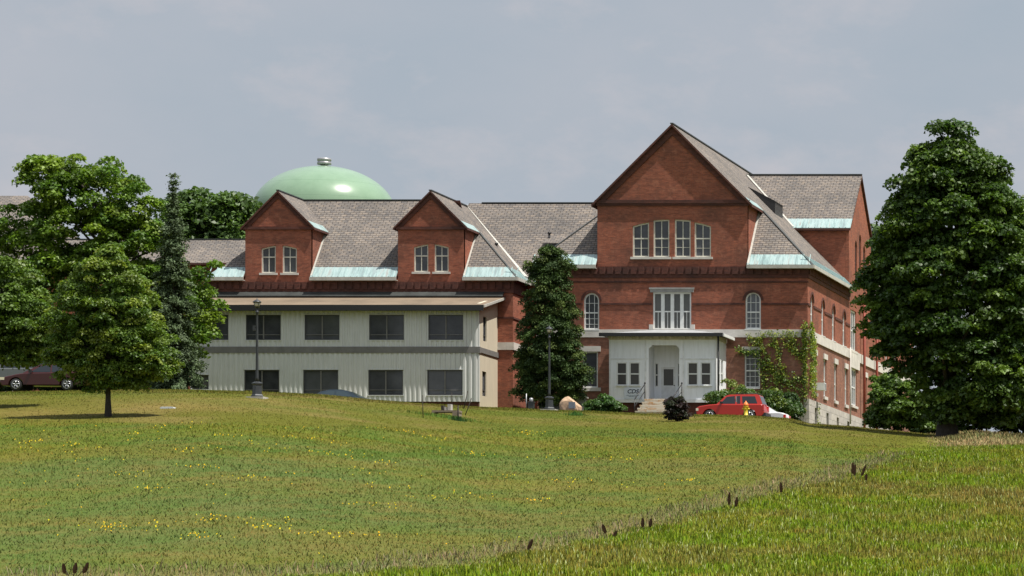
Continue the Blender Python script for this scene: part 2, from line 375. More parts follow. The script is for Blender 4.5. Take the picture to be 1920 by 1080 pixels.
def grass_colour(x, y):
    px, row, tall, lawn = regions(x, y)
    n1 = fbm(x, y, 9, 1, 4)[..., None]; n2 = fbm(x, y * .6, 2.2, 9, 4)[..., None]; n3 = fbm(x, y, 18, 23, 3)[..., None]
    n4 = fbm(x, y * .7, .8, 51, 3)[..., None]
    def L3(*c): return np.array(c)
    sm = lambda v, a, b: np.clip((v - a) / (b - a), 0, 1)
    mead = L3(.150, .160, .028) * (1 - sm(n1, .4, .65)) + L3(.108, .150, .034) * sm(n1, .4, .65)
    mead = mead * (1 - .55 * sm(n2, .55, .75)) + L3(.20, .165, .06) * .55 * sm(n2, .55, .75)
    mead = mead * (1 - .4 * sm(n3, .55, .7)) + L3(.085, .135, .055) * .4 * sm(n3, .55, .7)
    mead = mead * (1 - .5 * sm(n4, .56, .74)) + L3(.21, .155, .05) * .5 * sm(n4, .56, .74)
    mead = mead * (1 - .6 * sm(n4, .44, .28)) + L3(.085, .150, .03) * .6 * sm(n4, .44, .28)
    mead = mead * 1.06
    tl = L3(.150, .225, .014) * (1 - sm(n2, .5, .72)) + L3(.20, .215, .025) * sm(n2, .5, .72)
    tl = tl * (1 - sm(n1, .55, .7) * .6) + L3(.21, .17, .05) * sm(n1, .55, .7) * .6
    tl = tl * (1 - .4 * sm(n4, .55, .72)) + L3(.22, .21, .05) * .4 * sm(n4, .55, .72)
    lw = L3(.128, .122, .024) * (1 - sm(n2, .48, .72)) + L3(.185, .145, .05) * sm(n2, .48, .72)
    gl = sm(n1, .5, .66); lw = lw * (1 - .7 * gl) + L3(.092, .115, .02) * .7 * gl
    # mower stripe strip and the dry straw patch below the maple
    wobs = (fbm(x, y, 5, 88, 3)[..., None] - .5)
    straw = sm(px[..., None] + wobs * 110, 1730, 1800) * (1 - sm(row[..., None] + wobs * 14, 828, 842))
    lw = lw * (1 - straw) + L3(.30, .22, .11) * straw
    # browner patches around the young tree
    br = np.exp(-(((px - 330) / 150) ** 2 + ((row - 760) / 12) ** 2))[..., None] * .55 + np.exp(-(((px - 60) / 90) ** 2 + ((row - 775) / 10) ** 2))[..., None] * .5
    lw = lw * (1 - br) + L3(.27, .175, .075) * br
    n5 = fbm(x * .5, y, 4.5, 131, 3)[..., None]
    mead = mead * (1 - .3 * sm(n5, .5, .68)) + L3(.095, .155, .045) * .3 * sm(n5, .5, .68)
    mead = mead * (1 - .5 * sm(n5, .48, .34)) + L3(.19, .165, .045) * .5 * sm(n5, .48, .34)
    mead = mead * np.array([.75, .78, .62]); lw = lw * np.array([.84, .90, .75]); tl = tl * (1 - .45 * sm(n5, .45, .33)) + L3(.22, .16, .055) * .45 * sm(n5, .45, .33)
    tl = tl * np.array([.92, .84, .95])
    c = mead * (1 - lawn[..., None]) + lw * lawn[..., None]
    tall_ = (tall * (1 - (straw[..., 0]) ) )[..., None]
    c = c * (1 - tall_) + tl * tall_
    edge = (np.exp(-((tall - .35) / .3) ** 2) * (row > 860))[..., None] * .45   # bleached seed heads along the edge of the mown part
    c = c * (1 - edge) + L3(.20, .165, .085) * edge
    return c, px, row, tall, lawn

def set_mesh(name, V, loops, starts, totals, mat_, col=None, smooth=False):
    me = bpy.data.meshes.new(name)
    me.vertices.add(len(V)); me.vertices.foreach_set('co', np.asarray(V, 'f').ravel())
    me.loops.add(len(loops)); me.loops.foreach_set('vertex_index', np.asarray(loops, 'i'))
    me.polygons.add(len(starts)); me.polygons.foreach_set('loop_start', np.asarray(starts, 'i')); me.polygons.foreach_set('loop_total', np.asarray(totals, 'i'))
    if smooth: me.polygons.foreach_set('use_smooth', np.ones(len(starts), bool))
    me.update(calc_edges=True); me.validate()
    if col is not None:
        a = me.color_attributes.new('Col', 'FLOAT_COLOR', 'POINT')
        c4 = np.ones((len(V), 4), 'f'); c4[:, :3] = col; a.data.foreach_set('color', c4.ravel())
    me.materials.append(mat_)
    return me
def quads_mesh(name, V, mat_, col=None):
    n = len(V) // 4
    return set_mesh(name, V, np.arange(n * 4), np.arange(n) * 4, np.full(n, 4), mat_, col)

def build_terrain():
    xs = np.concatenate([[-4000, -1500, -700, -350, -220, -170], np.arange(-140, 25, .8), [30, 40, 60, 90, 150, 300, 700, 1500, 4000]])
    ys = np.concatenate([[-2500, -800, -200, -50, 0, 20, 40, 60, 75, 88], np.arange(96, 300, .8), [305, 315, 330, 360, 420, 600, 1000, 2000, 5000]])
    X, Y = np.meshgrid(xs, ys)
    Z = ground(X, np.clip(Y, 0, 400))
    c, *_ = grass_colour(X, np.clip(Y, 60, 300))
    V = np.stack([X, Y, Z], -1).reshape(-1, 3); ny, nx = X.shape
    i = np.arange(ny - 1)[:, None] * nx + np.arange(nx - 1)[None, :]
    q = np.stack([i, i + 1, i + nx + 1, i + nx], -1).reshape(-1)
    n = len(q) // 4
    m = vc_mat('turf', trans=0, rough=.95, spec=.03, nscale=2.2, nvar=.28)
    me = set_mesh('ground', V, q, np.arange(n) * 4, np.full(n, 4), m, c.reshape(-1, 3) * .85, smooth=True)
    tag(link('ground', me), 'grassy hillside rising to the crest in front of the brick hall', 'ground', kind='structure')
build_terrain()

blade_mat = vc_mat('grass_blade', trans=.22, rough=.8, spec=.04, up=.7)
def blades(name, label, x, y, h, w, col, lean=.45, lift=0.0, kind='stuff', cat='grass', zoff=0.0):
    n = len(x); z = ground(x, y) - .02 + zoff
    a = rng.uniform(0, 2 * np.pi, n); l = h * rng.uniform(.15, 1, n) * lean; b = rng.uniform(0, 2 * np.pi, n)
    dx, dy = np.cos(a) * w / 2, np.sin(a) * w / 2
    tx, ty = np.cos(b) * l, np.sin(b) * l
    P = np.empty((n, 4, 3))
    P[:, 0] = np.stack([x - dx, y - dy, z], -1); P[:, 1] = np.stack([x + dx, y + dy, z], -1)
    P[:, 2] = np.stack([x + tx + dx * .25, y + ty + dy * .25, z + h], -1); P[:, 3] = np.stack([x + tx * .6 - dx * .6, y + ty * .6 - dy * .6, z + h * .75], -1)
    C = np.repeat(col, 4, 0)
    return tag(link(name, quads_mesh(name, P.reshape(-1, 3), blade_mat, C)), label, cat, kind=kind)
def scatter(n, rmin=110, rmax=236):
    # uniform in world area inside the wedge the hill slope shows
    y = np.sqrt(rng.uniform(rmin ** 2, rmax ** 2, n)); px = rng.uniform(-60, 1990, n); return (px - CX) * y / F, y
def jitter(c, n, s=.22):
    k = rng.normal(1, s, (n, 1)).clip(.45, 1.8); hue = rng.normal(0, .10, (n, 1)); c = c * k
    c[:, :1] *= (1 + hue); c[:, 1:2] *= (1 - hue * .5); return c
def build_grass():
    x, y = scatter(900000)
    c, px, row, tall, lawn = grass_colour(x, y)
    u = rng.uniform(0, 1, len(x))
    kT = (tall > .45) & (row > 826); kL = (lawn > .5) & ~kT; kM = ~kT & ~kL
    strawzone = (px > 1850) & (row < 836)
    kS = strawzone
    # keep densities manageable
    selT = kT & ~kS & (u < .95); selM = kM & ~kS & (u < .55); selL = kL & ~kS & (u < .25)
    n = selT.sum(); cl = fbm(x[selT], y[selT], .9, 41, 2)
    cc = jitter(c[selT] * np.array([1.12, 1.18, .95]), n, .15)
    pale = rng.uniform(0, 1, n) < .06; cc[pale] = [.42, .46, .20]
    blades('tall_grass', 'bright green uncut grass in the lower right of the field', x[selT], y[selT], (.06 + .24 * np.clip(cl * 1.6 - .3, 0, 1)) * rng.uniform(.5, 1.2, n) * (.35 + .65 * np.clip((tall[selT] - .45) * 2, 0, 1)), rng.uniform(.02, .05, n), cc)
    n = selM.sum(); cc = jitter(c[selM] * 1.1, n, .11)
    blades('meadow_grass', 'rough olive meadow grass covering the middle of the slope', x[selM], y[selM], rng.uniform(.03, .11, n) * rng.uniform(.6, 1.3, n), rng.uniform(.02, .05, n), cc, lean=1.2)
    n = selL.sum(); cc = jitter(c[selL] * 1.05, n, .22)
    blades('lawn_grass', 'short dry mown grass along the crest of the hill', x[selL], y[selL], rng.uniform(.03, .08, n), rng.uniform(.02, .04, n), cc, lean=1.0)
    # straw strip below the big maple
    m = 26000; yy = np.sqrt(rng.uniform(196 ** 2, 229 ** 2, m)); pp = rng.uniform(1735, 1990, m); xx = (pp - CX) * yy / F
    _, pr, rr, _, _ = grass_colour(xx, yy); k = (rr + (fbm(xx, yy, 5, 88, 3) - .5) * 16 < 838) & (rng.uniform(0, 1, m) < np.clip((pr - 1735) / 120, 0, 1) ** .7); xx = xx[k]; yy = yy[k]; n = len(xx)
    cn = fbm(xx, yy, 3, 3, 3)[:, None]; cc = jitter(np.array([[.36, .28, .14]]) * (1 - .6 * (cn > .56)) + np.array([[.05, .07, .02]]) * (cn > .56), n, .25)
    blades('straw_grass', 'tall straw coloured grass strip below the big right maple', xx, yy, rng.uniform(.1, .5, n) * (.4 + cn[:, 0]) * np.clip((xx * F / yy + CX - 1720) / 110, .35, 1), rng.uniform(.02, .05, n), cc, lean=.6)
    # taller fringe where the mown part meets the uncut part
    m = 200000; x, y = scatter(m, 110, 190); _, px, row, tall, lawn = grass_colour(x, y)
    k = (np.abs(tall - .38) < .32) & (row > 850) & (rng.uniform(0, 1, m) < .5); x = x[k]; y = y[k]; n = len(x)
    cc = jitter(np.array([[.24, .19, .12]]) * np.ones((n, 1)), n, .3); g = rng.uniform(0, 1, n) < .5; cc[g] = jitter(np.array([[.13, .15, .05]]) * np.ones((g.sum(), 1)), g.sum())
    blades('seeding_grass', 'bleached seeding grass where the meadow meets the green grass', x, y, rng.uniform(.08, .30, n), rng.uniform(.012, .03, n), cc, lean=.6)
    # dense fringe on the crest so the hill has an uneven edge
    m = 60000; px = rng.uniform(-60, 1990, m); yc = np.interp(px, YP, YC); y = yc + rng.uniform(-7, 6, m); x = (px - CX) * y / F
    c, *_ = grass_colour(x, y)
    blades('crest_grass', 'thin fringe of grass on the crest before the buildings', x, y, rng.uniform(.02, .10, m) * (.4 + 1.2 * fbm(x, y, 2, 66, 2)), rng.uniform(.02, .04, m), jitter(c * 1.05, m), lean=.7)
    # yellow flowers
    pts = [(40,836),(72,832),(140,840),(320,805),(250,819),(375,800),(290,829),(425,823),(430,838),(490,836),(555,826),(625,836),(395,842),(180,845),(370,881),(500,851),(540,891),(545,844),(610,855),(640,860),(670,858),(460,900),(500,907),(230,895),(265,895),(305,927),(260,920),(410,978),(375,985),(500,996),(540,994),(520,980),(245,995),(190,990),(275,1000),(360,1015),(385,1013),(600,1010),(620,1007),(855,938),(870,932),(820,940),(710,955),(785,939),(760,817),(820,828),(865,854),(900,857),(720,873),(690,890),(720,918),(980,818),(1000,818),(1080,863),(1170,868),(1165,890),(1075,905),(1010,945),(1070,910),(1290,905),(340,850),(125,852),(60,850),(215,1000),(480,1000),(700,1010),(150,870),(950,900)]
    X = []; Y = []
    for (p, r) in pts:
        bx, by, _ = at_row(p, r); k = int(rng.integers(3, 17)); sx = rng.uniform(.25, .7)
        X += list(bx + rng.normal(0, sx, k)); Y += list(by + rng.normal(0, .18, k))
    k = 380; x, y = scatter(k, 112, 190); _, px, row, tall, lawn = grass_colour(x, y); ok = (tall < .3) & (lawn < .3) & (px < 1400) & (fbm(x, y, 6, 91, 2) > .5); X += list(x[ok]); Y += list(y[ok])
    X = np.array(X); Y = np.array(Y); n = len(X); z = ground(X, Y) + rng.uniform(.08, .24, n); s = rng.uniform(.010, .023, n)
    P = np.empty((n, 4, 3)); tl = rng.uniform(-.02, .02, (n, 4))
    for i, (a, b) in enumerate(((-1, -1), (1, -1), (1, 1), (-1, 1))): P[:, i] = np.stack([X + a * s, Y + b * s, z + b * s * .8 + tl[:, i]], -1)
    col = np.repeat(jitter(np.array([[.52, .38, .02]]) * np.ones((n, 1)), n, .12), 4, 0)
    tag(link('wildflowers', quads_mesh('wildflowers', P.reshape(-1, 3), blade_mat, col)), 'small yellow wildflowers scattered through the meadow grass', 'wildflowers', kind='stuff')
build_grass()

def dead_weed(px, row, h, label, lean=0.0, spikes=1):
    x, y, z = at_row(px, row)
    h *= 1.3
    t = thing('dead_weed', label, 'weed', (x, y, z), group='dead brown weed stalks along the edge of the uncut grass')
    b = MB()
    for k in range(spikes):
        s = MB()
        dx = (k - (spikes - 1) / 2) * .22; ln = lean + random.uniform(-.08, .08) + dx
        b.tube((dx * .3, 0, 0), (dx + ln * h * .5, 0, h * .5), .014, .01, 5)
        hh = h * random.uniform(.6, 1.0)
        n = 60
        for i in range(n):
            f = i / n; zz = hh * (.42 + .58 * f); xx = dx + ln * zz; r = .05 * math.sin(math.pi * min(1, f * .9 + .12)) + .01
            a = random.uniform(0, 6.28)
            c = Vector((xx + math.cos(a) * r * .6, math.sin(a) * r * .6, zz)); q = .026
            s.poly([c + Vector((-q, 0, -q)), c + Vector((q, .01, -q)), c + Vector((q, -.01, q * 1.6)), c + Vector((-q, 0, q * 1.2))])
        s.build('seed_head', M['seed'], t)
    b.build('stem', M['darkwood'], t)
M['seed'] = mat('dark_brown_seeds', (.075, .035, .02), .95)
for a in [(1465, 932, .62, 'single upright dead weed stalk standing alone right of the field middle', 0, 1),
          (1372, 960, .62, 'forked dead weed stalk left of the lone upright one on the field edge', .12, 2),
          (1597, 900, .55, 'dead weed stalk, left of the three close together on the upper field edge', 0, 1),
          (1606, 903, .55, 'leaning dead weed stalk, middle of the three close together on the upper field edge', .2, 2),
          (1624, 906, .42, 'dead weed stalk, right of the three close together on the upper field edge', 0, 1),
          (1139, 1010, .46, 'dead weed stalk leaning left beside a second one on the field edge', -.35, 1),
          (1149, 1014, .34, 'short dead weed stalk leaning right beside the left leaning one', .35, 1),
          (1211, 998, .40, 'reddish brown dead weed stalk in bleached grass, right of the leaning pair', .05, 2),
          (986, 1040, .40, 'small dead weed stalk leaning right, left of the leaning pair', .35, 1),
          (137, 1096, .5, 'forked dead weed stalk poking up at the bottom left of the field', .15, 3)]:
    dead_weed(*a)

# ------------------------------------------------------------------ walls and windows
class Plane:
    """vertical wall plane; front: faces -Y at y=c, u=x.  east: faces +X at x=c, u=y"""
    def __init__(s, kind, c): s.k = kind; s.c = c
    def p(s, u, z, d=0.0):          # d = depth into the wall
        return (u, s.c + d, z) if s.k == 'front' else (s.c - d, u, z)
    def box(s, mb, u0, u1, z0, z1, d0, d1, m=0):
        if s.k == 'front': mb.box(u0, u1, s.c + d0, s.c + d1, z0, z1, m)
        else: mb.box(s.c - d1, s.c - d0, u0, u1, z0, z1, m)
def wall_panel(mb, pl, outline, holes, m=0, depth=.22, back=.25):
    loops = [[Vector((u, z, 0)) for u, z in outline]] + [[Vector((u, z, 0)) for u, z in h] for h in holes]
    flat = [q for l in loops for q in l]
    for tri in tessellate_polygon(loops):
        a, b, c = [flat[i] for i in tri]
        cr = (b.x - a.x) * (c.y - a.y) - (b.y - a.y) * (c.x - a.x)
        pts = [a, b, c] if cr > 0 else [a, c, b]
        mb.poly([pl.p(q.x, q.y) for q in pts], m)
        mb.poly([pl.p(q.x, q.y, back) for q in pts][::-1], m)
    for h in holes:
        n = len(h)
        ar = sum(h[i][0] * h[(i + 1) % n][1] - h[(i + 1) % n][0] * h[i][1] for i in range(n))
        hh = h if ar > 0 else h[::-1]
        for i in range(n):
            a = hh[i]; b = hh[(i + 1) % n]
            mb.poly([pl.p(*a), pl.p(*a, back), pl.p(*b, back), pl.p(*b)][::-1], m)
    n = len(outline)
    for i in range(n):
        a = outline[i]; b = outline[(i + 1) % n]
        mb.poly([pl.p(*a), pl.p(*a, back), pl.p(*b, back), pl.p(*b)], m)
def rect(u0, u1, z0, z1): return [(u0, z0), (u1, z0), (u1, z1), (u0, z1)]
def arch(u0, u1, z0, z1, n=10):
    r = (u1 - u0) / 2; c = (u0 + u1) / 2; zs = z1 - r
    return [(u0, z0), (u1, z0)] + [(c + r * math.cos(math.pi * i / n), zs + r * math.sin(math.pi * i / n)) for i in range(n + 1)]
def inset(poly, d):
    n = len(poly); out = []
    for i in range(n):
        p0 = Vector(poly[i - 1]); p1 = Vector(poly[i]); p2 = Vector(poly[(i + 1) % n])
        e1 = (p1 - p0).normalized(); e2 = (p2 - p1).normalized()
        n1 = Vector((-e1.y, e1.x)); n2 = Vector((-e2.y, e2.x)); b = (n1 + n2)
        if b.length < 1e-6: b = n1
        b.normalize(); k = d / max(.35, b.dot(n1)); q = p1 + b * k; out.append((q.x, q.y))
    return out
def ring(mb, pl, poly, w, d0, d1, m=0):
    inn = inset(poly, w); n = len(poly)
    for i in range(n):
        j = (i + 1) % n; a, b, c, e = poly[i], poly[j], inn[j], inn[i]
        mb.poly([pl.p(*a, d0), pl.p(*b, d0), pl.p(*c, d0), pl.p(*e, d0)], m)
        mb.poly([pl.p(*e, d0), pl.p(*c, d0), pl.p(*c, d1), pl.p(*e, d1)], m)
        mb.poly([pl.p(*b, d0), pl.p(*a, d0), pl.p(*a, d1), pl.p(*b, d1)], m)
    return inn
def top_at(poly, u):
    zs = []
    n = len(poly)
    for i in range(n):
        a, b = poly[i], poly[(i + 1) % n]
        if (a[0] - u) * (b[0] - u) <= 0 and abs(a[0] - b[0]) > 1e-6:
            zs.append(a[1] + (b[1] - a[1]) * (u - a[0]) / (b[0] - a[0]))
    return max(zs) if zs else max(p[1] for p in poly)
def window(parent, pl, poly, frame_m, glass_m, meeting=.5, cols=2, rows=2, fw=.08, bar=.045, d=.09, sill=None, lintel=None, pname='window', label=None, sidegap=0, sill_ext=.14, sill_h=.14, thin=None):
    """one window part with its pane, sill and lintel as sub-parts; meeting = list or height fraction of the sash rail"""
    mb = MB(); inn = ring(mb, pl, poly, fw, d, d + .1)
    u0 = min(p[0] for p in poly); u1 = max(p[0] for p in poly); z0 = min(p[1] for p in poly); z1 = max(p[1] for p in poly)
    if meeting:
        zm = z0 + (z1 - z0) * meeting; pl.box(mb, u0 + fw * .9, u1 - fw * .9, zm - .04, zm + .04, d + .012, d + .08)
    for k in range(1, cols):
        u = u0 + (u1 - u0) * k / cols; pl.box(mb, u - bar / 2, u + bar / 2, z0 + fw * .9, top_at(inn, u) + .01, d + .022, d + .07)
    if thin:
        for f in thin:
            z = z0 + (z1 - z0) * f; pl.box(mb, u0 + fw, u1 - fw, z - .014, z + .014, d + .03, d + .07)
    w = mb.build(pname, frame_m, parent, fix=True)
    if label: w['label'] = label
    g = MB(); pin = inset(poly, .03)
    g.poly([pl.p(u, z, d + .06) for u, z in pin]); g.poly([pl.p(u, z, d + .085) for u, z in pin][::-1]); g.build('pane', glass_m, w)
    if sill:
        s = MB(); pl.box(s, u0 - sill_ext, u1 + sill_ext, z0 - sill_h, z0 + .005, -.10, .1); s.build('sill', sill, w)
    if lintel:
        s = MB(); lh = .34
        if pl.k == 'front': pl.box(s, u0 - .18, u1 + .18, z1 - .004, z1 + lh, -.06, .08)
        else: pl.box(s, u0 - .18, u1 + .18, z1 - .004, z1 + lh, -.08, .08)
        s.build('lintel', lintel, w)
    return w

# ================================================================== THE BRICK HALL
YM = 256.0; XM = -54.75; XE = -46.1; XW = -63.4
hall = thing('brick_hall', 'large red brick institutional building with steep shingled roofs and green copper eaves', 'building', (XM, 262, 15.5))
inv = Vector((XM, 262, 15.5))
class HB(MB):
    def build(s, name, mats, parent=None, loc=None, fix=False):
        o = MB.build(s, name, mats, parent, loc, fix)
        return o
def shift_children(root, off):
    for o in list(COL.objects):
        if o.parent is root and not o.get('shifted'):
            o.location = o.location - off; o['shifted'] = 1
FP = Plane('front', YM); EP = Plane('east', XE)
q = lambda px, row, Y: (PX(px, Y), PZ(row, Y))
# -- window outlines on the main front
def fr(p0, p1, r0, r1, Y): return rect(PX(p0, Y), PX(p1, Y), PZ(r1, Y), PZ(r0, Y))
def frarch(p0, p1, r0, r1, Y): return arch(PX(p0, Y), PX(p1, Y), PZ(r1, Y), PZ(r0, Y))
def slanted(p0, p1, rb, rl, rr, Y, rm=None):
    x0, x1 = PX(p0, Y), PX(p1, Y); pts = [(x0, PZ(rb, Y)), (x1, PZ(rb, Y)), (x1, PZ(rr, Y))]
    if rm: pts.append(((x0 + x1) / 2, PZ(rm, Y)))
    return pts + [(x0, PZ(rl, Y))]
gable_w = [slanted(1186, 1217, 482, 424, 416.5, YM, 419.5), slanted(1225, 1255, 482, 413, 411.3, YM, 411.8), slanted(1265, 1295, 482, 411.3, 413, YM, 411.8), slanted(1302, 1333, 482, 416.5, 424, YM, 419.5)]
archw = [frarch(1094.5, 1123.5, 549, 618, YM), frarch(1397.5, 1426.5, 547.5, 617, YM)]
quad = fr(1224.5, 1296, 548, 618, YM)
low_w = [fr(1092, 1121, 659, 727, YM), fr(1396, 1425, 660, 727, YM)]
# lower wall (below the band) and upper wall
zb0, zb1 = 21.42, 21.92
zc = 25.95
mb = MB()
wall_panel(mb, FP, rect(XW, XE - .006, 14.0, zb0 + .2), low_w)
mb.build('lower_wall', M['brick_low'], hall)
mb = MB()
wall_panel(mb, FP, [(XW, zb0 + .2), (XE - .006, zb0 + .2), (XE - .006, zc), (XM + 4.81, zc), (XM + 4.81, 30.05), (XM, 34.86), (XM - 4.81, 30.05), (XM - 4.81, zc), (XW, zc)], gable_w + archw + [quad])
# gable cheeks
for s in (-1, 1):
    x0 = XM + s * 4.81; x1 = XM + s * 4.56
    mb.poly([(x0, YM, zc - .3), (x0, 260.2, zc - .3), (x0, 260.2, 30.05), (x0, YM, 30.05)] if s > 0 else [(x0, YM, 30.05), (x0, 260.2, 30.05), (x0, 260.2, zc - .3), (x0, YM, zc - .3)])
mb.build('front_wall', M['brick'], hall)
# east wall
ew_up = [arch(y - .5, y + .5, 21.95, 24.3) for y in (257.5, 261.5, 265.5, 269.6)]
ew_dbl = rect(272.2, 274.5, 21.95, 24.7)
ew_low = [rect(y - .5, y + .5, 18.05, 20.5) for y in (258.6, 262.3, 266.3, 270.4)]
ew_dlo = rect(272.5, 274.7, 18.2, 20.75)
ew_lo2 = rect(277.8, 278.8, 18.05, 20.5)
ew_gab = [arch(y - .42, y + .42, 26.9, zz) for y, zz in ((274.4, 29.6), (276.1, 30.2), (277.8, 29.6))]
up_out = [(256.01, zb0 + .2), (300, zb0 + .2), (300, zc), (280.6, zc), (280.6, 29.95), (276.1, 34.05), (271.6, 29.95), (271.6, zc), (256.01, zc)]
up2 = [arch(y - .5, y + .5, 21.95, 24.3) for y in (283.5, 287.5, 291.5)]
mb = MB(); wall_panel(mb, EP, up_out, ew_up + [ew_dbl] + ew_gab + up2); mb.build('side_wall', M['brick'], hall)
mb = MB(); wall_panel(mb, EP, rect(256.01, 300, 17.4, zb0 + .2), ew_low + [ew_dlo, ew_lo2]); mb.build('lower_side_wall', M['brick_low'], hall)
# rear wing's front wall, back and west walls
mb = MB()
mb.box(-54, XE - .26, 271.6, 271.9, 25, 29.95); mb.box(XW, XE - .3, 299.7, 300, 14, 25.9); mb.box(XW, XW + .28, 256.3, 299.6, 14, 25.9)
mb.build('rear_wall', M['brick'], hall)
# foundation
bas = [rect(y - .42, y + .42, 14.5, zt) for y, zt in ((258.3, 17.05), (262.6, 17.0), (266.5, 16.95), (270.6, 16.95))]
mb = MB(); wall_panel(mb, Plane('east', XE + .12), rect(255.86, 300, 13.8, 17.48), bas, back=.36)
mb.box(XW - .1, XE + .11, YM - .13, YM - .004, 13.8, 16.6)
mb.build('foundation', M['found'], hall)
for b_ in bas:
    w = MB(); u0, u1 = b_[0][0], b_[1][0]; pl = Plane('east', XE)
    pl.box(w, u0, u1, 14.5, b_[2][1], .1, .14); w.build('basement_window', M['glass'], hall)
# stone bands
mb = MB(); mb.box(XW - .05, XE + .09, YM - .09, YM + .1, zb0, zb1); mb.box(XE - .1, XE + .088, YM + .11, 300, zb0 - .12, zb1)
mb.box(XE - .1, XE + .1, 271.9, 275.4, 20.74, zb0 - .13)
mb.build('stone_band', M['stone'], hall)
# cornice (dark corbelled brick with slots)
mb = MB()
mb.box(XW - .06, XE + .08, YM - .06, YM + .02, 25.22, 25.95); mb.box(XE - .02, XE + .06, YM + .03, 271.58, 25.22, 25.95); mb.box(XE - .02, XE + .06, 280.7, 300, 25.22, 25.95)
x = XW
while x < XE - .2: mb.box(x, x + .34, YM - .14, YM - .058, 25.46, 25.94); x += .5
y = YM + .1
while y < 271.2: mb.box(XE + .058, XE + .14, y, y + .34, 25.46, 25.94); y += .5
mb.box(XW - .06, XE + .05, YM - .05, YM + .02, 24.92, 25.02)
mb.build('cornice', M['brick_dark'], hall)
# belt course between the arched windows + hood moulds
mb = MB(); zbc = PZ(570, YM)
for (a, b) in ((XW, PX(1093, YM)), (PX(1125, YM), PX(1222, YM)), (PX(1298, YM), PX(1396, YM)), (PX(1428, YM), XE + .05)): mb = MB(); mb.box(a, b, YM - .05, YM + .02, zbc - .06, zbc + .06); mb.build('belt_course', M['brick_dark'], hall)
mb = MB(); ys = [256.07]; 
for y in (257.5, 261.5, 265.5, 269.6): ys += [y - .56, y + .56]
ys += [271.9]
for i in range(0, len(ys), 2): mb.box(XE - .02, XE + .05, ys[i], ys[i + 1], zbc - .09, zbc + .07)
def hood(pl, a, zc_, r, w=.16):
    pts = [(a + r * math.cos(math.pi * i / 10), zc_ + r * math.sin(math.pi * i / 10)) for i in range(11)]
    o = [(a + (r + w) * math.cos(math.pi * i / 10), zc_ + (r + w) * math.sin(math.pi * i / 10)) for i in range(11)]
    for i in range(10):
        mb.poly([pl.p(*pts[i], -.05), pl.p(*o[i], -.05), pl.p(*o[i + 1], -.05), pl.p(*pts[i + 1], -.05)])
        mb.poly([pl.p(*o[i], -.05), pl.p(*o[i], .01), pl.p(*o[i + 1], .01), pl.p(*o[i + 1], -.05)])
        mb.poly([pl.p(*pts[i], .01), pl.p(*pts[i], -.05), pl.p(*pts[i + 1], -.05), pl.p(*pts[i + 1], .01)])
for y in (257.5, 261.5, 265.5, 269.6): hood(EP, y, 24.3 - .5, .52)
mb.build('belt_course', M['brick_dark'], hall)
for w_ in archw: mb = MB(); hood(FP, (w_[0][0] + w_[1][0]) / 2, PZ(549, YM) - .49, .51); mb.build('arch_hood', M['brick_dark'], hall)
# gable mouldings
mb = MB(); mb.box(XM - 4.95, XM + 4.95, YM - .15, YM + .02, 29.98, 30.2); mb.box(XM - 4.88, XM + 4.88, YM - .09, YM + .02, 29.84, 29.978)
for s in (-1, 1):
    a = (XM, 34.72); b = (XM + s * 4.9, 29.82 + .3)
    pts = [(a[0], a[1]), (b[0], b[1]), (b[0], b[1] - .0), (a[0], a[1] - .5)]
    pts = [(XM, 34.86), (XM + s * 4.75, 30.2), (XM + s * 4.25, 30.2), (XM, 34.36)]
    if s > 0: pts = pts[::-1]
    f0 = [(u, YM - .10, z) for u, z in pts]; f1 = [(u, YM + .02, z) for u, z in pts]
    mb.poly(f0); 
    for i in range(4): mb.poly([f0[i], f1[i], f1[(i + 1) % 4], f0[(i + 1) % 4]])
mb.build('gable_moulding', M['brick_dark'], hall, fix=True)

# -- windows of the hall
for i, p in enumerate(gable_w): window(hall, FP, p, M['sash'], M['glass'], meeting=(PZ(447, YM) - PZ(482, YM)) / (max(z for _, z in p) - PZ(482, YM)), cols=2, fw=.09, sill=M['stone'], thin=(.26,), sill_ext=.12)
for p in archw: window(hall, FP, p, M['whitesash'], M['glass'], meeting=.46, cols=3, fw=.10, bar=.03, sill=M['whitesash'], sill_ext=.03, sill_h=.06, thin=(.15, .3, .72))
w = MB(); x0, x1, z0, z1 = quad[0][0], quad[1][0], quad[0][1], quad[2][1]
inn = ring(w, FP, quad, .10, .05, .16)
for k in range(1, 4): u = x0 + (x1 - x0) * k / 4; FP.box(w, u - .11, u + .11, z0 + .08, z1 - .08, .052, .15)
FP.box(w, x0 + .08, x1 - .08, z0 + 1.12, z0 + 1.2, .07, .15)
for k in range(4): u = x0 + (x1 - x0) * (k + .5) / 4; FP.box(w, u - .015, u + .015, z0 + .08, z0 + 1.12, .09, .15)
w = w.build('window', M['whitesash'], hall, fix=True); w['label'] = 'wide four light window above the porch'
g = MB(); FP.box(g, x0 + .05, x1 - .05, z0 + .05, z1 - .05, .13, .16); g.build('pane', M['glass_blind'], w)
g = MB(); FP.box(g, x0 - .16, x1 + .16, z1 - .004, z1 + .28, -.16, .1); FP.box(g, x0 - .22, x1 + .22, z1 + .18, z1 + .29, -.2, -.1); g.build('lintel', M['greystone'], w)
g = MB(); FP.box(g, x0 - .24, x0 + .03, z0 - .02, z0 + .32, -.1, .048); FP.box(g, x1 - .03, x1 + .24, z0 - .02, z0 + .32, -.1, .048); FP.box(g, x0 + .04, x1 - .04, z0 - .1, z0 + .02, -.12, .06); g.build('sill', M['stone'], w)
window(hall, FP, low_w[0], M['whitesash'], M['glass'], meeting=.45, cols=1, fw=.09, sill=M['stone'], lintel=M['stone'], sill_ext=.2, sill_h=.22)
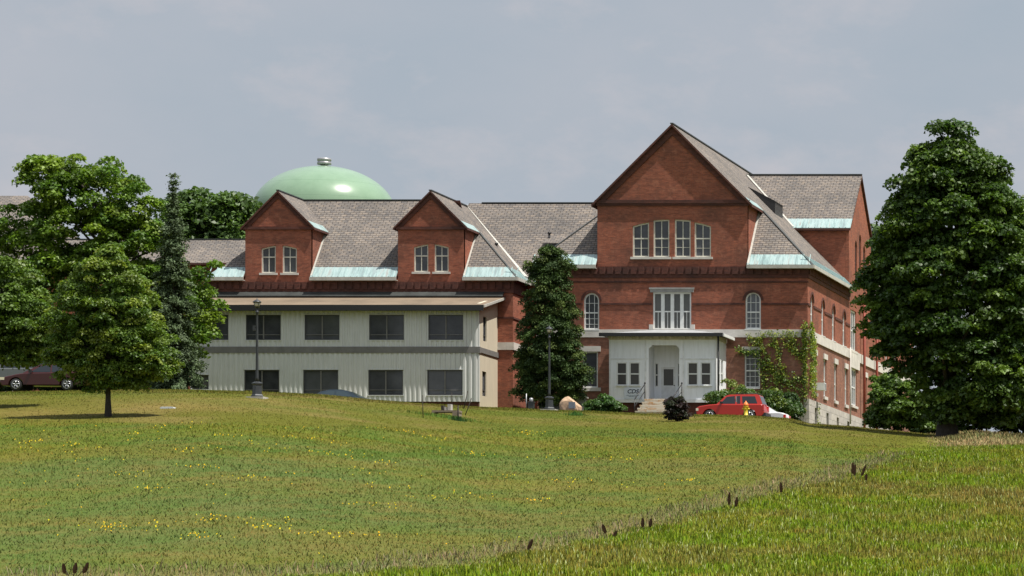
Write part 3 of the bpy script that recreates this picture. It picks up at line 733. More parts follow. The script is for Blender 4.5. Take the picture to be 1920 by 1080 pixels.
window(hall, FP, low_w[1], M['whitesash'], M['glass_blind'], meeting=.48, cols=3, fw=.09, bar=.025, sill=M['whitesash'], lintel=M['stone'], sill_ext=.02, sill_h=.08, thin=(.16, .32, .66, .82))
for p in ew_up + up2: window(hall, EP, p, M['whitesash'], M['glass'], meeting=.46, cols=1, fw=.10, sill=M['whitesash'], sill_ext=.02, sill_h=.05)
for p in ew_low + [ew_lo2]: window(hall, EP, p, M['whitesash'], M['glass'], meeting=.45, cols=1, fw=.09, sill=M['stone'], lintel=M['stone'], sill_ext=.14, sill_h=.2)
for p in (ew_dbl, ew_dlo): window(hall, EP, p, M['whitesash'], M['glass_blind'], meeting=.5, cols=3, fw=.12, bar=.12, sill=M['stone'], sill_ext=.1, sill_h=.16)
for p in ew_gab: window(hall, EP, p, M['bronze'], M['glass'], meeting=.45, cols=1, fw=.08, sill=M['stone'], sill_ext=.12, sill_h=.15)

# -- main roof
def tri_uv(): pass
ZE = 26.0; YE = 255.6; XEE = -45.7
roof = MB()
yg = 255.72
g = 4.81 + .33
for s in (1, -1):
    X = lambda d: XM + s * d
    pts = [(X(0), yg, 35.05), (X(g), yg, 35.05 - g), (X(g), YE + (9.05 - g), 35.05 - g), (X(9.05), YE, ZE), (X(9.05), 271.58, ZE), (X(8.4), 271.58, ZE + .65), (X(8.4), 280.62, ZE + .65), (X(9.05), 280.62, ZE), (X(9.05), 300.3, ZE), (X(0), 300.3, 35.05)]
    if s < 0: pts = pts[::-1]
    roof.slab(pts, .16, 0, 1)
    h = [(X(9.04), YE, ZE + .002), (X(4.815), YE + 4.225, ZE + 4.227), (X(4.815), YE, ZE + .002)]
    if s > 0: h = h[::-1]
    # keep counter-clockwise from above
    ar = sum(h[i][0] * h[(i + 1) % 3][1] - h[(i + 1) % 3][0] * h[i][1] for i in range(3))
    if ar < 0: h = h[::-1]
    roof.slab(h, .14, 0, 1)
# rear wing roof
zr = 34.3; sl = (34.3 - 30.1) / 4.8
for s in (-1, 1):
    pts = [(XM + .2, 276.1, zr), (XM + .2, 276.1 + s * 4.8, zr - sl * 4.8), (XE + .14, 276.1 + s * 4.8, zr - sl * 4.8), (XE + .14, 276.1, zr)]
    if s > 0: pts = pts[::-1]
    roof.slab(pts, .15, 0, 1)
def fixccw(p):
    ar = sum(p[i][0] * p[(i + 1) % len(p)][1] - p[(i + 1) % len(p)][0] * p[i][1] for i in range(len(p)))
    return p if ar > 0 else p[::-1]
# ---- the west wing
YWG = 266.0; XD2 = -72.95; XD1 = -83.1; ZWR = 32.0; ZWE = 26.2; YWE = 265.6; YR = 271.4
wd = 2.2; wo = 2.47
for xd in (XD1, XD2):
    for s in (1, -1):
        back = YR if not (xd == XD2 and s > 0) else None
        if back: pts = [(xd, 265.8, ZWR), (xd + s * wo, 265.8, ZWR - wo), (xd + s * wo, YR - wo, ZWR - wo), (xd, YR, ZWR)]
        else: pts = [(xd, 265.8, ZWR), (xd + wo, 265.8, ZWR - wo), (xd + wo, YWE + (5.8 - wo), ZWR - wo), (xd + 5.8, YWE, ZWE), (xd + 5.8, 277, ZWE), (xd, 277, ZWR)]
        roof.slab(fixccw(pts), .14, 0, 1)
roof.slab(fixccw([(XD2 + 5.79, YWE, ZWE + .003), (XD2 + wd + .005, YWE + 5.79 - wd, ZWE + 5.79 - wd), (XD2 + wd + .005, YWE, ZWE + .003)]), .13, 0, 1)
roof.slab(fixccw([(XD1 + wd + .005, YWE, ZWE), (XD2 - wd - .005, YWE, ZWE), (XD2 - wd - .005, YR, ZWR), (XD1 + wd + .005, YR, ZWR)]), .13, 0, 1)
for xd, s in ((XD1, 1), (XD2, -1)):
    roof.slab(fixccw([(xd, YR, ZWR), (xd + s * (wd + .006), YR, ZWR), (xd + s * (wd + .006), YR - wd - .1, ZWR - wd - .1)]), .13, 0, 1)
roof.slab(fixccw([(-87.8, YWE, ZWE), (XD1 - wd - .005, YWE, ZWE), (XD1 - wd - .005, YWE + 2.49, ZWE + 2.49)]), .13, 0, 1)
roof.slab(fixccw([(XD1 + 1, YR, ZWR), (XD2 + .5, YR, ZWR), (XD2 + .5, YR + 5.8, ZWE), (XD1 + 1, YR + 5.8, ZWE)]), .13, 0, 1)     # back slope
roof.slab(fixccw([(-87.8, YWE, ZWE - .003), (XD1 - 2.1, YWE + 2.6, ZWE + 2.6), (XD1 + .2, YR, ZWR), (XD1 + .2, 277, ZWR), (-87.8, 277, ZWE)]) if False else fixccw([(-87.8, YWE, ZWE), (-82.0, YR, ZWR), (-82.0, 277, ZWR), (-87.8, 277, ZWE)]), .13, 0, 1)
# connecting range behind
roof.slab(fixccw([(XD2 + .1, 269.1, ZWE), (-57.3, 269.1, ZWE), (-57.3, 275.15, 32.25), (XD2 + .1, 275.15, 32.25)]), .14, 0, 1)
roof.slab(fixccw([(XD2 + .1, 281.2, ZWE), (-57.3, 281.2, ZWE), (-57.3, 275.15, 32.25), (XD2 + .1, 275.15, 32.25)]), .14, 0, 1)
# low range further west
roof.slab(fixccw([(-104, 274.2, 28.05), (-84.5, 274.2, 28.05), (-84.5, 277, 29.95), (-104, 277, 29.95)]), .14, 0, 1)
roof.slab(fixccw([(-104, 280, 27.95), (-84.5, 280, 27.95), (-84.5, 277, 29.95), (-104, 277, 29.95)]), .14, 0, 1)
ro = roof.build('roof', [M['shingle'], M['brick_dark']], hall)
# ridge caps, hips and valley flashings as roof sub-parts
def strip(mb, a, b, w, t=.03):
    a = Vector(a); b = Vector(b); d = (b - a); dd = Vector((d.x, d.y, 0)).normalized(); n = Vector((-dd.y, dd.x, 0)) * (w / 2)
    mb.slab(fixccw([tuple(a + n), tuple(b + n), tuple(b - n), tuple(a - n)]), t)
rc = MB()
for a, b in (((XM, yg, 35.12), (XM, 300.3, 35.12)), ((XD2, 265.8, 32.06), (XD2, 277, 32.06)), ((XD1, 265.8, 32.06), (XD1, YR, 32.06)), ((XD1, YR, 32.06), (XD2, YR, 32.06)), ((XD2 + 1, 275.15, 32.31), (-57.5, 275.15, 32.31)), ((XM + .8, 276.1, 34.37), (XE + .14, 276.1, 34.37)), ((-104, 277, 30.0), (-84.5, 277, 30.0))):
    strip(rc, a, b, .2, .07)
strip(rc, (XEE, YE, ZE + .05), (XM + g, YE + 9.05 - g, 35.1 - g), .14, .05); strip(rc, (XM - 9.05, YE, ZE + .05), (XM - g, YE + 9.05 - g, 35.1 - g), .14, .05)
strip(rc, (XD2 + 5.8, YWE, ZWE + .05), (XD2 + wo, YWE + 5.8 - wo, ZWR + .05 - wo), .12, .05)
rc.build('ridge_cap', M['darkmetal'], ro)
def vflash(a, b, w):
    vf = MB(); strip(vf, a, b, w, .04); vf.build('valley_flashing', M['fascia'], ro)
vflash((XD2 + 5.8, 269.15, ZWE + .12), (XD2 + .05, 275.1, 32.12), .3)
vflash((XM + 4.9, 271.35, 30.25), (XM + .9, 275.9, 34.3), .16)
for (xd, o1, o2, y_, z_, l_) in ((XD2, wd + .01, wd + .12, YWE, ZWE, 3.5), (XD1, wd + .01, wd + .12, YWE, ZWE, 3.5), (XM, 4.82, 4.95, YE, ZE, 4.0)):
    vf = MB(); vf.slab(fixccw([(xd + o1, y_ + .1, z_ + .15), (xd + o2, y_ + .1, z_ + .15), (xd + o2, y_ + l_, z_ + l_ + .05), (xd + o1, y_ + l_, z_ + l_ + .05)]), .04); vf.build('step_flashing', M['fascia'], ro)
# copper eaves with standing seams
cw = .72
class Split:
    pass
cp = MB()
def flush_cp():
    global cp
    if cp.v: cp.build('copper_eave', M['copper'], ro)
    cp = MB()
def eave_front(x0, x1, y, z, hipL=False, hipR=False, seam=.42):
    a = [(x0, y, z + .035), (x1, y, z + .035), (x1 - (cw if hipR else 0), y + cw, z + cw + .035), (x0 + (cw if hipL else 0), y + cw, z + cw + .035)]
    cp.slab(a, .03)
    x = x0 + .15
    while x < x1 - .05:
        cp.slab([(x, y, z + .075), (x + .05, y, z + .075), (x + .05, y + cw * .98, z + cw * .98 + .075), (x, y + cw * .98, z + cw * .98 + .075)], .05); x += seam
    flush_cp()
eave_front(XM + 4.83, XEE, YE, ZE, hipR=True); eave_front(XM - 9.05, XM - 4.83, YE, ZE, hipL=True)
eave_front(XD2 + wd + .02, XD2 + 5.8, YWE, ZWE, hipR=True); eave_front(XD1 + wd + .02, XD2 - wd - .02, YWE, ZWE); eave_front(-87.8, XD1 - wd - .02, YWE, ZWE, hipL=True)
eave_front(XD2 + 6.1, -62.5, 269.1, ZWE)
def eave_east(y0, y1, x, z, hip=True, w=cw):
    cp.slab(fixccw([(x, y0, z + .035), (x, y1, z + .035), (x - w, y1, z + w + .035), (x - w, y0 + (w if hip else 0), z + w + .035)]), .03)
    y = y0 + .3
    while y < y1 - .1:
        cp.slab(fixccw([(x, y, z + .075), (x, y + .05, z + .075), (x - w * .97, y + .05, z + w * .97 + .075), (x - w * .97, y, z + w * .97 + .075)]), .05); y += .45
    flush_cp()
eave_east(YE, 271.58, XEE, ZE); eave_east(280.62, 300.3, XEE, ZE, False); eave_east(YWE, 269.3, XD2 + 5.8, ZWE)
# rear wing eave
y0 = 276.1 - 4.8; z0 = zr - sl * 4.8
cp.slab([(XM + 3.2, y0, z0 + .035), (XE + .14, y0, z0 + .035), (XE + .14, y0 + .8, z0 + .8 * sl + .035), (XM + 3.2, y0 + .8, z0 + .8 * sl + .035)], .03)
x = XM + 3.4
while x < XE: cp.slab([(x, y0, z0 + .075), (x + .05, y0, z0 + .075), (x + .05, y0 + .78, z0 + .78 * sl + .075), (x, y0 + .78, z0 + .78 * sl + .075)], .05); x += .42
flush_cp()
# dormer eaves' small copper aprons on the right slopes
for (xd, o_, zz, yf, yb) in ((XD1, wo, ZWR, 265.85, YR - wo), (XD2, wo, ZWR, 265.85, 268.9), (XM, g, 35.05, 255.8, YE + 9.05 - g)):
    cp.slab(fixccw([(xd + o_, yf, zz - o_ + .035), (xd + o_, yb, zz - o_ + .035), (xd + o_ - .45, yb + .2, zz - o_ + .485), (xd + o_ - .45, yf, zz - o_ + .485)]), .03); flush_cp()
# gutters / fascia boards
def fboard(x0, x1, y, z): fa = MB(); fa.box(x0, x1, y - .1, y - .004, z - .2, z + .03); fa.box(x0, x1, y, y + .38, z - .2, z - .165); fa.build('fascia', M['fascia'], ro)
fboard(XM + 4.83, XEE + .05, YE, ZE); fboard(XM - 9.05, XM - 4.83, YE, ZE); fboard(XD2 + wd, XD2 + 5.85, YWE, ZWE); fboard(XD1 + wd, XD2 - wd, YWE, ZWE); fboard(-87.85, XD1 - wd, YWE, ZWE); fboard(XD2 + 6, -63.3, 269.1, ZWE)
for b_ in ((XEE + .004, XEE + .1, YE, 271.58, ZE - .2, ZE + .03), (XEE + .004, XEE + .1, 280.65, 300, ZE - .2, ZE + .03), (XD2 + 5.804, XD2 + 5.9, YWE, 269.2, ZWE - .2, ZWE + .03)):
    fa = MB(); fa.box(*b_); fa.build('fascia', M['fascia'], ro)
# little louvred roof vents
def louvre(px_x, y, z, d, h, w):
    pass
lv = MB()
a = Vector((-52.0, 267.0, 32.32)); 
pts = [(-52.1, 267.2, 32.42), (-50.25, 267.2, 31.45), (-50.25, 270.0, 31.45), (-52.1, 270.0, 32.42)]
lv.slab(fixccw(pts), .05)
lv.poly([(-52.1, 267.22, 32.38), (-50.3, 267.22, 30.5), (-50.3, 267.22, 31.42)]); lv.poly([(-50.3, 267.22, 30.5), (-50.3, 269.98, 30.5), (-50.3, 269.98, 31.42), (-50.3, 267.22, 31.42)]); lv.poly([(-52.1, 269.98, 32.38), (-50.3, 269.98, 30.5), (-50.3, 269.98, 31.42)])
lv.build('roof_vent', M['black'], hall)
Yv = 272.0
vx, vz = PX(1040, Yv), PZ(457, Yv)
lv = MB(); lv.slab(fixccw([(vx - .8, Yv - .6, vz), (vx + .7, Yv - .6, vz), (vx + 1.3, Yv + 1.6, vz + 1.1), (vx - .2, Yv + 1.6, vz + 1.1)]), .05, 0)
lv.poly([(vx - .5, Yv - .55, vz - .05), (vx - .5, Yv - .55, vz - .4), (vx - .1, Yv - .55, vz - .5), (vx + .65, Yv - .55, vz - .05)][::1], 1)
lv.build('roof_vent', [M['shingle'], M['black']], hall)
for (p, r0, r1, Y) in ((1030, 436, 448, 272.2), (931, 456, 466, 270.5), (994, 500, 520, 269.3)):
    t_ = MB(); x_ = PX(p, Y); t_.tube((x_, Y, PZ(r1, Y) - .4), (x_, Y, PZ(r0, Y)), .07, .07, 8); t_.lathe([(.12, -.1), (.12, .02), (.02, .05)], (x_, Y, PZ(r0, Y)), 8); t_.build('vent_pipe', M['black'], hall)

# -- west wing walls
WP = Plane('front', YWG)
def dorm(px0, px1): return slanted(px0, px1, 0, 0, 0, YWG)
dw = [slanted(490, 517, 512, 466, 460, YWG, 462.5), slanted(529.5, 556.5, 512, 460, 465.5, YWG, 462), slanted(776, 803, 510, 463.5, 457.5, YWG, 460), slanted(814.5, 841, 510, 457.5, 463.5, YWG, 460)]
mb = MB()
out = [(-88.0, 14), (-67.5, 14), (-67.5, 26.15), (XD2 + wd, 26.15), (XD2 + wd, 29.7), (XD2, 31.86), (XD2 - wd, 29.7), (XD2 - wd, 26.15), (XD1 + wd, 26.15), (XD1 + wd, 29.7), (XD1, 31.86), (XD1 - wd, 29.7), (XD1 - wd, 26.15), (-88.0, 26.15)]
wall_panel(mb, WP, out, dw)
for xd in (XD1, XD2):
    mb.poly([(xd + wd, YWG, 25.9), (xd + wd, 269.7, 25.9), (xd + wd, 269.7, 29.7), (xd + wd, YWG, 29.7)]); mb.poly([(xd - wd, YWG, 29.7), (xd - wd, 269.7, 29.7), (xd - wd, 269.7, 25.9), (xd - wd, YWG, 25.9)])
mb.box(-67.78, -67.5, YWG + .26, 269.5, 14, 26.1); mb.box(-67.4, XW, 269.5, 269.8, 14, 26.1); mb.box(-104, -84, 274.6, 274.9, 14, 27.9); mb.box(-88, -87.7, 266.3, 277, 14, 26.1); mb.box(-88, -63.6, 281, 281.3, 14, 26.1)
mb.build('wing_wall', M['brick'], hall)
mb = MB(); mb.box(-67.9, -67.42, YWG - .08, YWG + .1, zb0, zb1); mb.box(-67.6, -67.421, YWG + .11, 269.5, zb0, zb1); mb.box(-88, -67.91, YWG - .08, YWG + .1, zb0, zb1); mb.box(-67.4, XW - .02, 269.42, 269.52, zb0, zb1)
mb.build('stone_band', M['stone'], hall)
mb = MB(); mb.box(-88.05, -67.44, YWG - .06, YWG + .02, 25.2, 25.93); mb.box(-67.52, -67.44, YWG + .03, 269.4, 25.2, 25.93)
x = -88.0
while x < -67.8: mb.box(x, x + .34, YWG - .13, YWG - .058, 25.45, 25.92); x += .5
for xd in (XD1, XD2):
    mb.box(xd - wd - .1, xd + wd + .1, YWG - .12, YWG + .02, 29.42, 29.62)
    for s in (-1, 1):
        pts = [(xd, 31.86), (xd + s * 2.2, 29.66), (xd + s * 1.85, 29.66), (xd, 31.5)]
        f0 = [(u, YWG - .08, z) for u, z in pts]; f1 = [(u, YWG + .02, z) for u, z in pts]
        mb.poly(f0)
        for i in range(4): mb.poly([f0[i], f1[i], f1[(i + 1) % 4], f0[(i + 1) % 4]])
zz = PZ(596, YWG); mb.box(-68.6, -67.44, YWG - .05, YWG + .02, zz - .06, zz + .06); mb.box(-67.52, -67.44, YWG + .03, 269.4, zz - .06, zz + .06)
mb.build('cornice', M['brick_dark'], hall, fix=True)
for p in dw: window(hall, WP, p, M['sash'], M['glass'], meeting=.58, cols=2, fw=.085, sill=M['stone'], sill_ext=.12, sill_h=.13)
# chases and pipes on the east side
mb = MB(); mb.tube((XE + .2, 271.0, 16.8), (XE + .2, 271.0, 22.0), .05, .05, 6); mb.build('conduit', M['stone'], hall)
mb = MB(); mb.tube((XE + .28, 276.2, 15.8), (XE + .28, 276.2, 25.9), .09, .09, 8); mb.build('downpipe', M['rustred'], hall)
mb = MB(); mb.tube((XE + .28, 281.5, 16), (XE + .28, 281.5, 25.9), .09, .09, 8); mb.build('downpipe', M['rustred'], hall)
shift_children(hall, inv)

# ================================================================== ANNEX
YA = 261.3; XA0 = -87.4; XA1 = -68.52
annex = thing('metal_annex', 'two storey pale metal clad annex with dark windows in front of the brick wing', 'building', (-78, 263.5, 17.4)); aoff = Vector((-78, 263.5, 17.4))
AP = Plane('front', YA); AE = Plane('east', XA1)
au = [fr(a, b, 590, 637.5, YA) for a, b in ((366, 428), (461, 526.5), (571, 636.5), (692, 757.5), (803, 868.5))]
al = [fr(a, b, 693.5, 741, YA) for a, b in ((458, 523.5), (568.5, 634), (690.5, 755.5), (801, 867))] + [fr(360.5, 391, 703, 730, YA)]
zA0, zAm0, zAm1, zA1 = PZ(753, YA), PZ(662, YA), PZ(650, YA), PZ(574, YA)
def corrugated(mb, pl, u0, u1, z0, z1, holes, pitch=.33, dep=.045, m=0):
    """ribbed sheet: solid strips between the holes, ribs run full height"""
    us = sorted(set([u0, u1] + [h[0][0] for h in holes] + [h[1][0] for h in holes]))
    for a, b in zip(us[:-1], us[1:]):
        c = (a + b) / 2; hs = sorted([(h[0][1], h[2][1]) for h in holes if h[0][0] < c < h[1][0]])
        segs = []; z = z0
        for (ha, hb) in hs: segs.append((z, ha)); z = hb
        segs.append((z, z1))
        n = max(1, round((b - a) / pitch)); st = (b - a) / n
        for (s0, s1) in segs:
            if s1 - s0 < .02: continue
            pl.box(mb, a, b, s0, s1, 0, .2, m)
            for k in range(n):
                ua = a + k * st
                prof = [(ua + .02, 0), (ua + .07, -dep), (ua + st * .55, -dep), (ua + st * .55 + .05, 0)]
                for (p, pd), (r, rd) in zip(prof[:-1], prof[1:]):
                    mb.poly([pl.p(p, s0, pd - .001), pl.p(r, s0, rd - .001), pl.p(r, s1, rd - .001), pl.p(p, s1, pd - .001)], m)
mb = MB(); corrugated(mb, AP, XA0, XA1, zA0, zAm0, al); corrugated(mb, AP, XA0, XA1, zAm1, zA1, au); mb.build('front_cladding', M['siding'], annex)
ae = [rect(262.3, 263.2, PZ(640, 262.7), PZ(594, 262.7)), rect(262.1, 263.1, PZ(743, 262.7), PZ(697, 262.7))]
mb = MB(); wall_panel(mb, AE, [(YA + .2, 16.9), (265.99, 16.9), (265.99, 24.9), (YA + .2, 24.1)], ae, back=.2); mb.build('side_cladding', M['cream'], annex)
mb = MB(); mb.box(XA0, XA1 + .07, YA - .07, YA + .19, zAm0 + .001, zAm1 - .001); mb.box(XA1 + .002, XA1 + .07, YA + .2, 265.98, zAm0 + .05, zAm1 - .02); mb.build('fascia_band', M['greyband'], annex)
mb = MB(); mb.box(XA0, XA1 - .05, YA + .08, YA + .4, 15.5, zA0 - .002); mb.box(XA1 - .3, XA1 - .02, YA + .4, 265.9, 15, 16.9); mb.build('plinth', M['brick_dark'], annex)
mb = MB(); mb.box(XA0, XA0 + .2, YA + .2, 265.9, 15.5, 24.2); mb.build('side_cladding', M['siding'], annex)
for p in au + al:
    narrow = (p[1][0] - p[0][0]) < 1.2
    w_ = window(annex, AP, p, M['bronze'], M['glass_blind'] if narrow else M['glass'], meeting=None, cols=1, fw=.07, d=.04)
    mb = MB(); um = (p[0][0] + p[1][0]) / 2
    if not narrow: AP.box(mb, um - .04, um + .04, p[0][1] + .06, p[2][1] - .06, .05, .09)
    AP.box(mb, p[0][0] + .06, p[1][0] - .06, p[0][1] + .33, p[0][1] + .37, .055, .088)
    mb.build('mullion', M['greyband'], w_)
    mb = MB(); AP.box(mb, p[0][0] - .05, p[1][0] + .05, p[0][1] - .05, p[0][1], -.06, .05); AP.box(mb, p[0][0] - .05, p[1][0] + .05, p[2][1], p[2][1] + .05, -.06, .05); mb.build('trim', M['siding'], w_)
for p in ae: window(annex, AE, p, M['bronze'], M['glass'], meeting=.25, cols=1, fw=.05, d=.08)
mb = MB()
xr0, xr1 = XA0 - .3, XA1 + .45
mb.slab([(xr0, YA - .62, 23.93), (xr1, YA - .62, 23.93), (xr1, 265.98, 24.92), (xr0, 265.98, 24.92)], .09)
ar = mb.build('roof', M['tan'], annex)
mb = MB(); mb.box(xr0, xr1, YA - .66, YA - .622, 23.56, 23.93); mb.box(xr0, xr1 - .3, YA - .6, YA - .08, 23.58, 23.7); mb.build('fascia', M['black'], ar)
mb = MB(); mb.slab([(xr0, 265.55, 24.99), (xr1, 265.55, 24.99), (xr1, 265.93, 25.28), (xr0, 265.93, 25.28)], .06); mb.build('flashing', M['darkmetal'], ar)
mb = MB(); mb.slab([(xr1 + .003, YA - .62, 23.92), (xr1 + .06, YA - .62, 23.92), (xr1 + .06, 265.98, 24.91), (xr1 + .003, 265.98, 24.91)], .16); mb.build('verge', M['fascia'], ar)
shift_children(annex, aoff)

# ================================================================== PORCH
YP0 = 252.9; xp0, xp1 = PX(1142, YP0), PX(1343, YP0)
porch = thing('entrance_porch', 'white boarded entrance porch with recessed door on the brick hall front', 'porch', ((xp0 + xp1) / 2, YP0, 16.4)); poff = Vector(((xp0 + xp1) / 2, YP0, 16.4))
PP = Plane('front', YP0); PE = Plane('east', xp1)
zp0, zp1 = PZ(750, YP0), PZ(637, YP0)
c = .22; e0, e1 = PX(1216.5, YP0), PX(1273.5, YP0); et, eb = PZ(647, YP0), PZ(749, YP0)
opening = [(e0, eb), (e1, eb), (e1, et - c), (e1 - c, et), (e0 + c, et), (e0, et - c)]
pw = [fr(1156, 1176, 679, 723, YP0), fr(1180, 1200, 679, 723, YP0), fr(1289, 1309, 679, 723, YP0), fr(1313.5, 1333.5, 679, 723, YP0)]
pe = [rect(253.55, 254.2, PZ(726, 254), PZ(675, 254)), rect(254.45, 255.1, PZ(726, 254.8), PZ(675, 254.8))]
mb = MB(); wall_panel(mb, PP, rect(xp0, xp1, zp0, zp1), [opening] + pw, back=.15)
wall_panel(mb, PE, rect(YP0 + .151, YM - .02, zp0, zp1), pe, back=.15); mb.box(xp0, xp0 + .15, YP0 + .151, YM - .02, zp0, zp1)
pb = Plane('front', 254.5)
dx0, dx1 = e0 + .86, e0 + 1.62
dr = rect(PX(1240, 254.5), PX(1266.5, 254.5), eb + .02, PZ(688, 254.5)); sl_ = [fr(1228, 1234.5, 681, 725, 254.5), fr(1270.5, 1277, 681, 725, 254.5)]
wall_panel(mb, pb, rect(e0 - .6, e1 + .9, zp0, zp1), [dr] + sl_, back=.12)
mb.box(e0 - .1, e0 - .02, YP0 + .15, 254.5, zp0, zp1); mb.box(e1 + .35, e1 + .42, YP0 + .15, 254.5, zp0, zp1)
mb.build('boarded_wall', M['boards'], porch)
mb = MB(); mb.box(xp0, xp1, YP0 + .155, 254.49, eb - .25, eb - .002); mb.build('floor', M['conc'], porch)
mb = MB(); mb.box(xp0 - .05, xp1 + .05, YP0 - .06, YP0 - .002, zp0 - .16, zp0 + .04); mb.box(xp1 + .002, xp1 + .06, YP0 + .0, YM - .1, zp0 - .16, zp0 + .04)
for u in (PX(1142.5, YP0), PX(1209, YP0), PX(1280, YP0), PX(1340, YP0)): PP.box(mb, u, u + .1, zp0 + .04, zp1, -.035, -.002)
PP.box(mb, xp0, e0 - .05, PZ(674, YP0), PZ(673, YP0) + .04, -.03, -.002); PP.box(mb, e1 + .05, xp1, PZ(674, YP0), PZ(673, YP0) + .04, -.03, -.002)
mb.build('trim', M['white'], porch)
mb = MB(); mb.box(xp0 + .15, xp1 - .12, YP0 + .15, YP0 + .4, 14.6, zp0 - .01); mb.box(xp1 - .4, xp1 - .12, YP0 + .41, YM - .15, 14.6, zp0 - .01); mb.box(xp0 + .15, xp0 + .4, YP0 + .41, YM - .15, 14.6, zp0 - .01); mb.build('brick_base', M['brick_dark'], porch)
mb = MB(); mb.box(xp0 - .02, xp1 + .06, YP0 - .08, YP0 + .1, zp1, zp1 + .28); mb.box(xp1 - .1, xp1 + .062, YP0 + .11, YM - .05, zp1, zp1 + .28)
u = xp0 + .1
while u < xp1 - .1: mb.box(u, u + .14, YP0 - .28, YP0 - .082, zp1 + .04, zp1 + .27); u += .42
mb.box(xp0 - .2, xp1 + .2, YP0 - .30, YP0 - .0, zp1 + .285, zp1 + .33)
mb.build('frieze', M['frieze'], porch)
zt = zp1 + .34
mb = MB(); ex0, ex1 = xp0 - .45, xp1 + .5; tx0, tx1 = PX(1224, YM), PX(1300, YM); yb = YM - .13; zt2 = PZ(619, YM)
mb.slab([(ex0, YP0 - .5, zt), (ex1, YP0 - .5, zt), (tx1, yb, zt2), (tx0, yb, zt2)], .1)
mb.slab(fixccw([(ex1, YP0 - .5, zt), (ex1, yb, zt), (tx1, yb, zt2)]), .1); mb.slab(fixccw([(ex0, YP0 - .5, zt), (ex0, yb, zt), (tx0, yb, zt2)]), .1)
mb.build('porch_roof', M['membrane'], porch)
mb = MB(); mb.box(ex0 - .05, ex1 + .02, YP0 - .64, YP0 - .505, zt - .17, zt + .05); mb.tube((PX(1340, YP0) + .25, YP0 - .12, zp0), (PX(1340, YP0) + .25, YP0 - .12, zt), .06, .06, 8); mb.build('gutter', M['black'], porch)
mb = MB(); mb.box(ex1 + .005, ex1 + .1, YP0 - .5, YM - .2, zt - .16, zt + .02); mb.build('verge_board', M['whitesash'], porch)
for p in pw: window(porch, PP, p, M['whitesash'], M['glass_brown'], meeting=.5, cols=1, fw=.075, d=.0, sill=M['whitesash'], sill_ext=.03, sill_h=.05)
for p in pe: window(porch, PE, p, M['whitesash'], M['glass_brown'], meeting=.5, cols=1, fw=.07, d=.02)
for p in sl_: window(porch, pb, p, M['whitesash'], M['glass'], meeting=.5, cols=1, fw=.05, d=.0, pname='sidelight')
mb = MB(); ring(mb, pb, dr, .14, .02, .08); pb.box(mb, dr[0][0] + .1, dr[1][0] - .1, eb + .05, eb + 1.0, .03, .08); dd = mb.build('door', M['white'], porch, fix=True)
mb = MB(); pb.box(mb, dr[0][0] + .1, dr[1][0] - .1, eb + 1.0, dr[2][1] - .1, .06, .09); mb.build('pane', M['glass_brown'], dd)
mb = MB(); mb.tube((dr[1][0] - .07, 254.44, eb + 1.0), (dr[1][0] - .07, 254.52, eb + 1.0), .035, .035, 8); mb.build('handle', M['darkmetal'], dd)
shift_children(porch, poff)
# steps with handrails
sx0, sx1 = PX(1211, 252.8), PX(1279, 252.8)
gzst = gz((sx0 + sx1) / 2, 250.6)
steps = thing('entrance_steps', 'rust stained concrete steps rising to the white porch', 'steps', ((sx0 + sx1) / 2, 251.5, gzst)); so = Vector(((sx0 + sx1) / 2, 251.5, gzst))
mb = MB(); n = 5; top = eb - .0
for k in range(n):
    zt_ = top - k * (top - gzst) / n; yk = 252.78 - k * .38; mb.box(sx0 - .06 * k, sx1 + .06 * k, yk - .38, yk, gzst - .6, zt_ - .001 * k); mb.box(sx0 - .06 * k - .02, sx1 + .06 * k + .02, yk - .42, yk - .381, zt_ - .07, zt_ + .01)
mb.build('treads', M['steps'], steps)
for xx in (sx0 - .02, sx1 + .02):
    for off in (0,):
        mb = MB(); yb_, yt_ = 250.95, 252.6
        mb.tube((xx - .28, yb_, gzst + .95), (xx, yt_, top + .95), .03, .03, 8); mb.tube((xx - .28, yb_, gzst - .1), (xx - .28, yb_, gzst + .95), .028, .028, 8); mb.tube((xx, yt_, top - .05), (xx, yt_, top + .97), .028, .028, 8)
        mb.tube((xx - .28, yb_, gzst + .5), (xx, yt_, top + .5), .022, .022, 8); mb.lathe([(.02, 0), (.06, .03), (.05, .1), (.01, .13)], (xx, yt_, top + .95), 8)
        mb.build('handrail', M['black'], steps)
shift_children(steps, so)
# sign on the porch wall
zs0, zs1 = PZ(748, YP0), PZ(727.5, YP0); xs0, xs1 = PX(1170.5, YP0), PX(1203, YP0)
sg = thing('sign', 'small white board with dark blue initials below the left porch windows', 'sign', ((xs0 + xs1) / 2, YP0 - .05, zs0)); sgo = Vector(sg.location)
mb = MB(); mb.box(xs0, xs1, YP0 - .075, YP0 - .04, zs0, zs1); mb.build('board', M['signw'], sg)
def text_mesh(body, size, m, loc, parent, name, shear=0.0, bold=0.0, sx=1.0):
    cu = bpy.data.curves.new(name, 'FONT'); cu.body = body; cu.size = size; cu.extrude = .003; cu.offset = bold; cu.shear = shear; cu.align_x = 'CENTER'; cu.align_y = 'CENTER'
    o = bpy.data.objects.new(name, cu); COL.objects.link(o); dg = bpy.context.evaluated_depsgraph_get(); me = bpy.data.meshes.new_from_object(o.evaluated_get(dg))
    bpy.data.objects.remove(o); me.materials.clear(); me.materials.append(m); o = link(name, me, parent, loc); o.rotation_euler = (math.pi / 2, 0, 0); o.scale = (sx, 1, 1); return o
text_mesh('CDS', .36, M['ink'], ((xs0 + xs1) / 2, YP0 - .08, zs0 + .46), sg, 'lettering', .25, .008, 1.05)
mb = MB(); random.seed(5)
